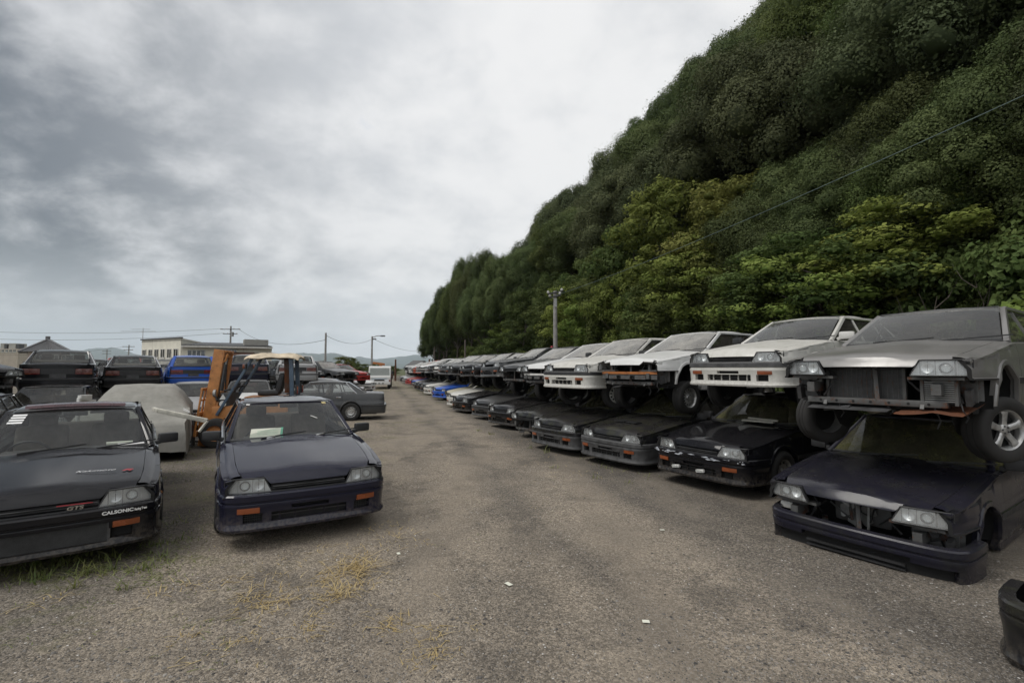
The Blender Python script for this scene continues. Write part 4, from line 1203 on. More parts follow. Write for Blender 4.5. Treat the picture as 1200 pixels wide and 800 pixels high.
EVL = ['dark evergreen tree with a rounded bossed crown in the steep hillside wood', 'greyish evergreen tree with a rounded crown in the steep hillside wood', 'broad dark evergreen tree with a lumpy crown in the steep hillside wood',
       'mid green evergreen tree with a rounded crown in the steep hillside wood', 'wide greyish evergreen tree with a lumpy crown in the steep hillside wood']
def build_forest():
    r = random.Random(77)
    for li, l0 in enumerate((21.5, 26.3, 31.2, 36.2, 41.2, 46.2, 51.5)):
        s = -2 + li * 2.4
        while s < 104 + li * 1.5:
            l = l0 + r.uniform(-1.3, 1.3); ss = s + r.uniform(-1.2, 1.2)
            az = math.degrees(math.atan2(*sl_xy(ss, l)))
            if az < 60 and not (ss > 92 and l > 30 and l < 18):
                x, y = sl_xy(ss, l); k = r.randrange(5)
                h = r.uniform(.9, 1.25) * (1.0 if li > 0 else .82)
                sc = (r.uniform(.98, 1.22), r.uniform(.98, 1.22), h * 1.08)
                tree('evergreen_tree', EVL[k], 'tree', x, y, hill_z(ss, l) - .3, EV[k], EVT[r.randrange(3)], sc, h * 1.1, r.uniform(0, 6.28), 'evergreen trees covering the hillside', 6.6 * h + .8)
            s += r.uniform(6.2, 8.4)
    # shaded trees and undergrowth low on the slope at the near end
    for i in range(17):
        s = -1 + i * 1.15 + r.uniform(-.4, .4); l = r.uniform(17.0, 20.5); x, y = sl_xy(s, l); k = r.choice((0, 1, 2, 3)); h = r.uniform(.62, .85)
        tree('evergreen_tree', 'low shaded evergreen tree on the near part of the slope', 'tree', x, y, hill_z(s, l) - .3, EV[k], EVT[r.randrange(3)], (.62, .62, h * .8), h * .8, r.uniform(0, 6.28), 'low evergreen trees on the near part of the slope', 4.2 * h + .6)
    for i in range(60):
        s = r.uniform(1, 13); l = r.uniform(14.2, 20.0); x, y = sl_xy(s, l); k = r.choice((1, 2)); q = r.uniform(.6, 1.3)
        t = thing('shrub', 'small shaded shrub on the bare brown slope at the near end', 'shrub', (x, y, hill_z(s, l)), r.uniform(0, 6.3), 'shaded shrubs on the near slope')
        c = obj('crown', SHR[k], t, (0, 0, .8 * q)); c.scale = (q, q, q * 1.1); obj('stem', cm(stem_mesh), t)
    # the tall fringe where the wood ends, beside the far end of the car row
    for s, l, h in ((60, 15.5, 1.0), (65, 14.5, .95), (70, 16, 1.15), (75, 14.6, 1.12), (80, 13.2, 1.2), (84, 15.5, 1.35), (88, 12.6, 1.15), (91, 14.5, 1.3), (95, 12.2, 1.05), (97, 14.0, 1.1), (100, 12.0, .72)):
        x, y = sl_xy(s, l); k = r.choice((0, 2, 3))
        tree('evergreen_tree', 'tall dark tree at the far edge of the wood behind the car row', 'tree', x, y, hill_z(s, l) - .2, EV[k], EVT[r.randrange(3)], (.72, .72, h * 1.25), h * 1.5, r.uniform(0, 6.28), 'tall trees at the far edge of the wood', 8.6 * h)
    # light green broadleaves along the foot of the slope: (photo x, photo y of the top, lateral distance, crown kind)
    one = [(795, 216, 16.4, 0, 1.45, 'bright yellow-green tree standing tallest along the foot of the wood'), (745, 262, 16.2, 1, 1.25, 'mid green leafy tree just left of the brightest tree at the wood edge'),
           (862, 222, 16.8, 2, 1.35, 'yellowing tree with thinning leaves beside the brightest tree at the wood edge'), (1058, 240, 16.6, 0, 1.1, 'light green spreading tree above the rear of the gunmetal stacked car'),
           (945, 290, 15.2, 4, 1.15, 'bushy light green tree behind the dirty white stacked car'), (905, 300, 16.2, 3, 1.0, 'mid green tree left of the bushy light green one at the wood edge'),
           (1000, 300, 17.2, 3, 1.0, 'mid green tree in deep shade right of the bushy light green one'), (700, 300, 16.4, 1, 1.1, 'olive green tree standing right of the big utility pole'),
           (668, 325, 16.5, 3, 1.0, 'dark olive tree directly behind the big utility pole'), (820, 300, 15.5, 3, 1.05, 'mid green tree in front of the yellowing tree at the wood edge'),
           (735, 318, 15.2, 4, .95, 'low light green tree below the mid green one at the wood edge'),
           (775, 330, 14.8, 1, .95, 'low mid green tree below the brightest tree at the wood edge')]
    for px, py, l, k, wd, lab in one:
        az = math.atan((px - 600) / F) - ROW; s = l / math.tan(az); x, y = sl_xy(s, l); z0 = hill_z(s, l)
        top = atY(px, py, y).z; hh = top - z0
        cz = hh * .40; base = 3.0 if k in (0, 2) else (2.6 if k in (1, 4) else 3.3)
        tree('broadleaf_tree', lab, 'tree', x, y, z0 - .1, LO[k], LOT[k % 3], (wd, wd, cz / base), hh / 6., px * .7, None, hh * .6)
    for i in range(16):
        s = 13.5 + i * 3.2 + r.uniform(-1, 1); l = r.uniform(14.6, 17.2); x, y = sl_xy(s, l); k = r.choice((1, 3, 3, 4, 0) if s > 26 else (1, 3, 4)); hh = r.uniform(4.2, 6.5) if s < 28 else r.uniform(5.5, 8.5)
        tree('broadleaf_tree', 'young green broadleaf tree in the thicket at the foot of the wood', 'tree', x, y, hill_z(s, l) - .1, LO[k], LOT[k % 3], (r.uniform(.9, 1.2),) * 2 + (hh * .36 / 2.8,), hh / 6, r.uniform(0, 6.3), 'young broadleaf trees at the foot of the wood', hh * .6)
    for i in range(22):
        s = 55 + i * 2.3 + r.uniform(-.6, .6); l = r.uniform(12.6, 20); x, y = sl_xy(s, l); k = r.choice((1, 3, 3)); hh = r.uniform(5, 8)
        tree('broadleaf_tree', 'dark broadleaf tree in the thicket under the tall trees at the row end', 'tree', x, y, hill_z(s, l) - .1, LO[k], LOT[k % 3], (r.uniform(1., 1.3),) * 2 + (hh * .42 / 2.8,), hh / 6, r.uniform(0, 6.3), 'broadleaf trees under the tall trees at the row end', hh * .48)
    for i in range(56):
        s = 3.0 + i * 1.75 + r.uniform(-.7, .7); l = r.uniform(12.9, 15.0); x, y = sl_xy(s, l); k = r.randrange(3); q = r.uniform(.8, 1.4)
        if 7.5 < s < 11 and r.random() < .6: continue
        t = thing('shrub', ('light green leafy shrub behind the stacked car row', 'mid green leafy shrub behind the stacked car row', 'darker green leafy shrub behind the stacked car row')[k], 'shrub', (x, y, hill_z(s, l)), r.uniform(0, 6.3), 'shrubs behind the stacked car row')
        c = obj('crown', SHR[k], t, (0, 0, .95 * q)); c.scale = (q * 1.05, q * 1.05, q * 1.25)
        obj('stem', cm(stem_mesh), t)
def stem_mesh():
    mb = MB(); r = random.Random(5)
    for k in range(7):
        a = r.uniform(0, 6.28); mb.tube([(0, 0, -.2), (math.cos(a) * .25, math.sin(a) * .25, .5), (math.cos(a) * .6, math.sin(a) * .6, 1.1)], [.03, .022, .01], 'bark', 5)
    return mb.mesh('stem', 60)
build_forest()
# ------------------------------------------------------------------ the stacked row on the right
R31 = R
HA = R(-125)            # heading of the row cars: nose towards the aisle and the camera
# lower cars: (photo x, y of the lamp end on the left, lamp height, azimuth, options)
LOW = [
    dict(px=903, py=571, z=.47, az=-124, paint='navy_old', label='dark navy car at bottom right with no grille and a loose bumper', ws='glass_moss', sw='glass_moss', grille=0, fan=1, signals=0, bkind='open', wheels=(0, 0, 1, 1), bump_rot=((.03, .0, -.05), (R(-1.), R(2), R(1.5))), frame=1, z0=-.135, droop=-.1),
    dict(px=771, py=517, z=.605, az=-122, paint='black', label='black ground car with a scraped front bumper under the dirty white stacked car', ws='glass_moss', sw='glass', z0=0, droop=0, scrape=1),
    dict(px=682, py=505, z=.545, az=-123, paint='moss_black', label='black ground car with a slotted hood under the bumperless white car', ws='glass_moss', scoop=True, z0=-.06, droop=-.06, low='grey_plastic', band='grey_plastic'),
    dict(px=624, py=495, z=.545, az=-123, paint='moss_black', label='black ground car with clear lamps, grass at its bumper, fourth from the right end', ws='glass_moss', z0=-.06, droop=-.06, low='grey_plastic'),
    dict(px=598, py=486, z=.545, az=-123, paint='moss_black', label='black ground car without front bumper, fifth from the right end', ws='glass_moss', bumper=0, z0=-.06, droop=-.06),
    dict(px=573, py=478, z=.545, az=-123, paint='black2', label='black ground car with a broken valance hanging under its bumper', ws='glass_moss', z0=-.06, droop=-.06),
]
UP = [
    dict(paint='gun', label='gunmetal stacked car at far right with bare radiator and five spoke wheel', bumper=0, grille=0, radiator=1, rim=('steel', 'five', 'steel', 'five'), back=.42, shift=(-.15, -.27, 0), z0=1.17, droop=.26, ws='glass', mirrors=0, steer=R(-26)),
    dict(paint='white_dirty', label='dirty white stacked car with an intact bumper and white door mirror', band='grey_plastic', back=.55, lat=.25, z0=1.33, droop=.20, ws='glass', az=-121),
    dict(paint='white', label='white stacked car without bumper showing an orange topped crash beam', bumper=0, grille=0, lamps=0, beam='orange_beam', back=.45, z0=1.22, droop=.28, ws='glass_dusty', mirrors=0, rim='mesh'),
    dict(paint='white_dirty', label='white stacked car with black bumper band and white slotted wheel', band='black_plastic', back=.35, z0=1.17, droop=.25, ws='glass_dusty', rim='slots', steer=R(-24)),
    dict(paint='white', label='white stacked car with half its bumper torn away', bumper=0, grille=0, beam='white_plastic', back=.35, z0=1.15, droop=.25, ws='glass_dusty', mirrors=0),
    dict(paint='grey', label='grey stacked car with no front bumper and a white wheel showing below', bumper=0, back=.35, z0=1.15, droop=.25, ws='glass_dusty', rim='slots', mirrors=0),
]
M['orange_beam'] = m_rust('orange_beam', (.42, .15, .04), .25)
def up_label(n): return n
def put_row():
    pos = []
    for i, d in enumerate(LOW):
        d = dict(d); az = R(d.pop('az')); px, py, z = d.pop('px'), d.pop('py'), d.pop('z'); z0 = d.pop('z0'); scr = d.pop('scrape', 0)
        loc = place(px, py, z, az); loc.z = z0; pos.append((loc.copy(), az))
        c = car(d.pop('label'), d.pop('paint'), loc, az, 'sedan', 'cars on the ground in the right row', **d)
        if scr: scraped(c)
    for i, d in enumerate(UP):
        d = dict(d); loc, az = pos[i]; az = R(d.pop('az')) if 'az' in d else az; b = d.pop('back'); la = d.pop('lat', 0)
        hx = Vector((math.sin(az), math.cos(az), 0)); side = Vector((-hx.y, hx.x, 0))
        l2 = loc - hx * b + side * la + Vector(d.pop('shift', (0, 0, 0))); l2.z = d.pop('z0')
        c = car(d.pop('label'), d.pop('paint'), l2, az, 'coupe' if i in (2, 3) else 'sedan', 'cars stacked on top in the right row', **d)
        if i == 0: torn_undertray(c)
        if i == 1:
            for ch in c.children:
                if ch.name.startswith('mirror') and ch.data is cm(m_mirror, 1): ch.data = ch.data.copy(); ch.data.materials[0] = M['white_plastic']
    # the rest of the row, at even spacing to its far end
    p0 = place(573, 478, .545, R(-123)); p1 = placeY(470, 67, R(-123)); n = 20
    r = random.Random(9)
    lowp = ['grey', 'black2', 'white_dirty', 'cream', 'blue', 'silver', 'white_dirty', 'grey', 'black2', 'black2', 'silver', 'blue', 'orange', 'grey', 'red', 'orange', 'silver', 'white', 'grey', 'silver']
    upp = ['grey', 'black2', 'black2', 'grey', 'grey', 'silver', 'white_dirty', 'grey', 'silver', 'white', 'silver', 'orange', 'white', 'silver', 'white', 'white', 'silver', 'white', 'white', 'silver']
    names = dict(grey='dark grey', black2='black', white_dirty='dirty white', cream='cream', blue='blue', silver='silver grey', orange='orange red', red='red', white='white', gun='gunmetal')
    place_w = ['tenth', 'eleventh', 'twelfth']
    ordn = 'seventh eighth ninth tenth eleventh twelfth thirteenth fourteenth fifteenth sixteenth seventeenth eighteenth nineteenth twentieth'.split()
    vari = [('a', {}), ('b', dict(bumper=0)), ('c', dict(bumper=0, grille=0, lamps=0, beam='white_plastic')), ('d', dict(grille=0)), ('a', {})]
    for i in range(1, n + 1):
        t = i / n
        for up in (0, 1):
            pn = (upp if up else lowp)[i - 1]
            loc = p0.lerp(p1, t) + Vector((r.uniform(-.28, .28), r.uniform(-.22, .22), 0))
            az = R(-123 + r.uniform(-5, 5))
            if up:
                loc += Vector((.28, .2, 0)); loc.z = 1.16 + r.uniform(-.05, .12)
            else: loc.z = -.06
            lvl = 'stacked' if up else 'ground'
            grp = ('cars stacked on top in the right row' if up else 'cars on the ground in the right row')
            same = [k for k in range(14) if (upp if up else lowp)[k] == pn]
            if i <= 14:
                lab = f'{names[pn]} {lvl} car in the right row, {ordn[i - 1]} from its near end'
            else:
                lab = f'{names[pn]} {lvl} car near the far end of the long right row'
            vk, vo = vari[r.randrange(5)]
            ws = 'glass_dusty' if up else 'glass_moss'
            if i <= 5:
                car(lab, pn, loc, az, 'sedan', grp, ws=ws, droop=.24 if up else -.06, pitch=R(r.uniform(-1, 1.5) + (r.uniform(-1.5, 2.5) if up else 0)), roll=R(r.gauss(0, 1.2) if up else 0), mirrors=r.random() < .4, **vo)
            else:
                me = merged('sedan', vk + str(up), ws=ws, sw='glass', droop=.24 if up else -.06, mirrors=0, **vo)
                o = tag(paint_slots(obj('sedan_car', me), PAINT[pn]), lab, 'car', grp)
                o.matrix_world = car_matrix(loc, az, R(r.uniform(-2, 3)) if up else R(r.uniform(-.8, .8)), R(r.gauss(0, 1.3)) if up else 0)
def scraped(c):
    # bare scratched patches along the top of the bumper, fog lamps dangling in its mouth
    mb = MB(); r = random.Random(4)
    for k in range(46):
        y = r.uniform(-.78, .30) if k < 34 else r.uniform(.3, .78)
        x = interp(sorted([(abs(q), p) for p, q in BPATH]), abs(y)) + .0135
        z = r.uniform(.486, .526)
        w_ = r.uniform(.01, .07); h_ = r.uniform(.002, .010)
        mb.face([(x - abs(y) * .0, y - w_, z), (x, y, z - h_), (x, y + w_ * r.uniform(.5, 1), z + h_ * .3), (x, y, z + h_)], 'scratch')
    fb = [q for q in c.children if q.name.startswith('front_bumper')][0]
    obj('scratches', mb.mesh('scratches', weld=False), fb)
    for y in (-.33, .10):
        mb = MB(); mb.box((2.20, y, .30), (.05, .13, .045), 'white_plastic', Matrix.Rotation(R(8), 3, 'X'), .01); mb.box((2.227, y, .30), (.004, .11, .03), 'lens')
        obj('fog_lamp', mb.mesh('fog_lamp'), fb)
M['scratch'] = m_simple('bare_scratch', (.42, .44, .48), .6, var=.3)
M['rust_sheet'] = m_rust('rust_sheet', (.19, .07, .03), .8)
def torn_undertray(c):
    mb = MB(); P = []
    for i in range(7):
        row = []
        for j in range(9):
            y = lerp(.22, .78, j / 8); x = lerp(1.75, 2.18, i / 6)
            z = .26 - .05 * (i / 6) - .05 * abs(y - .5) + .025 * noise.noise(Vector((x * 7, y * 7, 2)))
            if j == 8: z += .07
            row.append((x + .03 * noise.noise(Vector((y * 9, i, 0))), y, z))
        P.append(row)
    mb.grid(P, 'rust_sheet'); obj('undertray', mb.mesh('undertray'), c)['label'] = 'rusty bent undertray hanging below the nose'
    mb = MB(); mb.box((1.99, .52, .40), (.05, .22, .20), 'core')
    for k in range(10): mb.box((2.018, .52, .315 + k * .019), (.006, .21, .006), 'steel')
    for y in (.40, .64): mb.box((2.0, y, .40), (.06, .025, .24), 'inner_metal')
    obj('oil_cooler', mb.mesh('oil_cooler'), c)
    mb = MB(); mb.grid([[(lerp(1.9, 2.14, i / 5), lerp(-.55, .16, j / 5), .25 - .05 * i / 5 + .02 * noise.noise(Vector((i, j, 4)))) for j in range(6)] for i in range(6)], 'grey_plastic')
    obj('splash_guard', mb.mesh('splash_guard'), c)
put_row()
def loose_bumper():
    t = tag(paint_slots(obj('bumper_cover', cm(m_front_bumper)), PAINT['moss_black']), 'black bumper cover lying on the gravel at the bottom right corner', 'bumper')
    az = R(-122); p = place(1176, 716, .3, az, Vector((2.1, -.77, 0))); t.matrix_world = car_matrix(p + Vector((0, 0, -.16)), az)
loose_bumper()

# ------------------------------------------------------------------ the two cars in front on the left
def rows_left():
    az1 = R(180 - 37); az2 = R(180 - 31)
    l1 = place(181, 577, .585, az1, LAMP_L); l1.z = -.02
    c1 = car('black coupe with a racing sticker on its bumper, weeds under its nose', 'black', l1, az1, 'coupe', rim='mesh', bkind='sport', droop=-.02, tail='red_lens', ws='glass_clean')
    pa = place(447, 553, .605, az2, LAMP_L)
    c2 = car('dark navy sedan alone mid yard, a paper note in its windshield', 'navy', pa, az2, 'sedan', rim='steel', ws='glass_clean', sw='glass_clean')
    return c1, c2
CAR_L, CAR_C = rows_left()
def part_of(c, nm): return [q for q in c.children if q.name.split('.')[0] == nm][0]
def text_mesh(s, size, bold=0., shear=0., sx=1., space=1.):
    cu = D.curves.new('text', 'FONT'); cu.body = s; cu.size = size; cu.offset = bold; cu.shear = shear; cu.space_character = space
    cu.align_x = 'CENTER'; cu.extrude = .0006
    o = D.objects.new('text', cu); COL.objects.link(o); bpy.context.view_layer.update()
    me = D.meshes.new_from_object(o.evaluated_get(bpy.context.evaluated_depsgraph_get())); D.objects.remove(o)
    for v in me.vertices: v.co.x *= sx
    return me
def decal(parent, name, me, mat, origin, right, up):
    right = Vector(right).normalized(); up = Vector(up); n = right.cross(up).normalized(); up = n.cross(right)
    m = Matrix((right, up, n)).transposed().to_4x4(); m.translation = Vector(origin)
    me.transform(m); me.materials.clear(); me.materials.append(M[mat]); return obj(name, me, parent)
def dress_left():
    fb = part_of(CAR_L, 'front_bumper'); hd = part_of(CAR_L, 'hood'); ws = part_of(CAR_L, 'windshield')
    yy = .56; xx = 2.209
    rt = Vector((-.12, 1, 0))
    decal(fb, 'sticker', text_mesh('CALSONIC', .040, .0016, 0, 1.15), 'decal_white', (xx + .012, .50, .488), rt, (0, 0, 1))
    decal(fb, 'sticker', text_mesh('Racing Team', .030, .0012, 0, .62), 'decal_white', (xx - .012, .665, .489), Vector((-.3, 1, 0)), (0, 0, 1))
    hz = lambda x, y: hood_z(x, y) + .006
    decal(hd, 'script', text_mesh('Kakimoto', .062, -.0008, .45, 1.2), 'decal_white', (1.74, .30, hz(1.74, .30)), (0.0, 1, -.04), (-1, 0, .16))
    decal(hd, 'script', text_mesh('R', .07, .002, .45, 1.9), 'red_ink', (1.74, .535, hz(1.74, .535) + .004), (0, 1, -.08), (-1, 0, .16))
    g = part_of(CAR_L, 'grille')
    mb = MB(); mb.box((nose_x(.2) + .002, .20, .606), (.006, .24, .007), 'red_ink', Matrix.Rotation(R(-2), 3, 'Z')); obj('red_line', mb.mesh('red_line'), g)
    decal(g, 'badge', text_mesh('GTS', .042, .001, .2, 1.5), 'chrome', (nose_x(.2) + .004, .20, .562), (0, 1, 0), (0, 0, 1))
    def on_glass(y, t): return Vector(wind_pts(t, y, .80, .893, .70, .085, 1.315, .552, .07))
    def pane(nm, y0, y1, t0, t1, mat, off=.004, par=ws):
        mb = MB(); a, b, c, d = on_glass(y0, t0), on_glass(y1, t0), on_glass(y1, t1), on_glass(y0, t1)
        n = (b - a).cross(d - a).normalized() * off
        if n.x < 0: n = -n
        mb.grid([[a + n, d + n], [b + n, c + n]], mat); return obj(nm, mb.mesh(nm), par)
    for k in range(4): pane('sticker', -.93, -.72, .66 + k * .062, .70 + k * .062, 'decal_white')
    pane('sticker', .62, .97, .045, .085, 'decal_white')
    # a red-brown sunshade edge over the roof and a rolled paper on the dash
    mb = MB()
    mb.grid([[(x, y, 1.352 + h - .02 * (y / .5) ** 2) for y in (-.46, -.2, 0, .2, .46)] for x, h in ((-.03, -.012), (-.05, .018), (-.16, .03), (-.30, .012))], 'maroon')
    obj('roof_deflector', mb.mesh('roof_deflector'), CAR_L)
    mb = MB(); mb.tube([(.62, .32, .93), (.60, .56, .925)], .022, 'paper', 10); obj('paper_roll', mb.mesh('paper_roll'), CAR_L)
    w2 = part_of(CAR_C, 'windshield')
    # note lying on the dash of the navy car, its wipers' tips, a pale stick against the glass
    mb = MB(); a = Vector((.71, -.50, .915)); u = Vector((.0, .37, .0)); v = Vector((-.10, .02, .095))
    mb.grid([[a, a + v], [a + u, a + u + v]], 'paper'); n = Vector((.7, 0, .7)) * .004
    mb.grid([[a + u * .93 + n, a + u * .93 + v + n], [a + u + n, a + u + v + n]], 'green_ink')
    for k in range(3): mb.grid([[a + u * .2 + v * (.30 + .2 * k) + n, a + u * .2 + v * (.32 + .2 * k) + n], [a + u * .85 + v * (.30 + .2 * k) + n, a + u * .85 + v * (.32 + .2 * k) + n]], 'green_ink')
    obj('paper_note', mb.mesh('paper_note'), CAR_C)
    mb = MB(); p, q = on_glass(.40, .52), on_glass(.52, .44); nn = Vector((.02, 0, .02)); mb.tube([p + nn * .3, q + nn * .3], .007, 'white_plastic', 6); obj('stick', mb.mesh('stick'), CAR_C)
    for y in (-.28, .30):
        mb = MB(); mb.bar((.845, y - .04, .915), (.835, y + .06, .925), .018, .018, 'chrome', bev=.004); obj('wiper_clip', mb.mesh('wiper_clip'), CAR_C)
    for y0, y1 in ((-.93, -.85),): 
        mb = MB(); a, b, c, d = on_glass(y0, .9), on_glass(y1, .9), on_glass(y1, .95), on_glass(y0, .95); mb.grid([[a, d], [b, c]], 'white_plastic'); mb.xform(Matrix.Translation((.004, 0, .004))); obj('sticker', mb.mesh('sticker'), CAR_C)
    mb = MB(); a, b, c, d = on_glass(.78, .88), on_glass(.88, .88), on_glass(.88, .95), on_glass(.78, .95); mb.grid([[a, d], [b, c]], 'yellow_sticker'); mb.xform(Matrix.Translation((.004, 0, .004))); obj('sticker', mb.mesh('sticker'), CAR_C)
M['maroon'] = m_simple('maroon_plastic', (.06, .016, .022), .3, coat=.4)
M['yellow_sticker'] = m_simple('yellow_sticker', (.5, .42, .2), .6)
dress_left()

# ------------------------------------------------------------------ left yard: other cars
def tail_place(px, Y, az, local=Vector((-2.41, 0, 0))): return placeY(px, Y, az, local)
def left_yard():
    g_up, g_low = 'cars stacked on top in the left yard', 'cars on the ground in the left yard'
    # lone grey sedan seen from its side, tail to the right
    az = R(-106); p = placeY(412, 16.6, az, Vector((AX_R, .84, 0)))
    car('dark grey hardtop seen side on beyond the lone navy car', 'grey', p, az, 'sedan', rim='mesh', tail='red_lens', sw='glass_clean')
    # car just behind the black coupe, at the picture's left edge
    az = R(180 - 36); p = placeY(-3, 8.4, az, Vector((-.05, .58, 0)))
    car('charcoal sedan behind the black coupe, cut by the left edge', 'black2', p, az, 'sedan', g_low)
    az = R(180 - 30); p = placeY(60, 12.2, az, Vector((.4, 0, 0)))
    car('dusty black sedan with leaves inside its windshield under a tail-on black sedan', 'black2', p, az, 'sedan', g_low)
    az = R(180 - 28); p = placeY(140, 17.2, az, Vector((-.3, 0, 0)))
    car('white roofed sedan peeping over the tarpaulin covered car', 'white', p, az, 'sedan', g_low)
    az = R(180 - 25); p = placeY(228, 15.2, az, Vector((.3, 0, 0)))
    car('silver sedan behind the orange lift mast', 'silver', p, az, 'sedan', g_low, hood_paint='silver')
    az = R(180 - 25); p = placeY(292, 17.5, az, Vector((.5, 0, 0)))
    car('sedan with a white hood behind the lift mast', 'grey', p, az, 'sedan', g_low, hood_paint='white')
    az = R(-30); p = placeY(352, 19.8, az, Vector((-2.41, 0, 0)))
    car('grey ground sedan under the tail-on silver sedan', 'silver', p, az, 'sedan', g_low, tail='red_lens')
    az = R(-104); p = placeY(395, 21.0, az, Vector((AX_R, .84, 0)))
    car('silver coupe parked behind the dark grey hardtop', 'silver', p, az, 'coupe', g_low)
    # stacked ones; their tails or noses show over the lower row
    def up(label, paint, px, Y, azd, z0, style='sedan', local=Vector((-2.41, 0, 0)), low=None, **o):
        az = R(azd); p = placeY(px, Y, az, local)
        if low:
            q = p.copy(); q.z = -.06; car(low[0], low[1], q + Vector((.1, .2, 0)), az, 'sedan', g_low, droop=-.06, mirrors=0)
        p.z = z0; return car(label, paint, p, az, style, g_up, droop=.15, **o)
    up('black stacked sedan seen tail-on in front of the tiled roof', 'black', 68, 13.4, -39.5, .99, sw='glass', mirrors=1)
    up('black stacked sedan seen tail-on left of the cream building', 'black2', 156, 16.6, -36.5, .92, sw='glass_clean', low=('black ground sedan hidden under the tail-on black sedan', 'black2'))
    up('blue stacked wagon seen tail-on below the cream building', 'blue', 227, 18.6, -37, .94, 'wagon', low=('dark navy ground sedan under the blue wagon', 'navy'))
    up('black stacked sedan seen tail-on behind the lift overhead guard', 'navy', 291, 20.5, -27, 1.06, low=('black ground sedan beneath the tail-on sedan behind the lift', 'black'))
    c = up('silver stacked sedan seen tail-on with a black tail panel', 'silver', 349, 20.6, -25, 1.04, sw='glass_clean', mirrors=0)
    up('black stacked sedan nose-on right of the tail-on silver one', 'black', 381, 27.0, 122, .90, local=Vector((2.1, .77, 0)), ws='glass_dusty', mirrors=0, low=('dark ground sedan under the nose-on black one', 'grey'))
    up('dark grey stacked sedan facing the aisle, nose to the right', 'grey', 421, 29.0, 118, .88, local=Vector((2.1, .77, 0)), ws='glass_dusty', bumper=0, mirrors=0, low=('red ground sedan under the dark grey stacked one', 'red'))
    up('red stacked sedan behind the dark grey stacked one', 'red', 412, 35.5, 120, .75, local=Vector((1., .0, 0)), mirrors=0)
    up('red stacked sedan between the two tail-on black ones', 'red', 121, 21.5, 148, .98, local=Vector((2.1, -.5, 0)), bumper=0, grille=0, mirrors=0, low=('grey ground sedan under the red stacked one', 'grey'))
    up('black stacked sedan squeezed beside the red one', 'black2', 117, 17.6, 150, .80, local=Vector((2.1, .77, 0)), bumper=0, mirrors=1)
    up('dark stacked sedan just left of the blue wagon', 'grey', 192, 22.5, 145, .88, local=Vector((2.1, .3, 0)), ws='glass_dusty', mirrors=0)
    up('black stacked sedan at the left edge showing its side and wheel', 'black2', 29, 12.0, 105, 1.06, local=Vector((2.1, .77, 0)), bumper=0, mirrors=0, rim='steel', low=('grey ground sedan at the left edge under a stacked one', 'grey'))
    for px, Y, pn, lab in ((429, 37, 'white', 'white sedan parked just left of the truck'), (405, 40, 'silver', 'silver sedan far behind the dark grey stacked car'), (340, 31, 'white', 'white sedan behind the tail-on silver one'), (238, 27, 'silver', 'silver sedan far behind the orange lift mast'), (300, 29, 'red', 'red sedan far behind the lift overhead guard')):
        az = R(140); p = placeY(px, Y, az, Vector((2.1, 0, 0))); p.z = 0
        o = tag(paint_slots(obj('sedan_car', merged('sedan', 'aFalse' if ('merged', 'sedan', 'aFalse') in CACHE else 'far', ws='glass_dusty', sw='glass', mirrors=0)), PAINT[pn]), lab, 'car', 'cars on the ground in the left yard'); o.matrix_world = car_matrix(p, az)
left_yard()
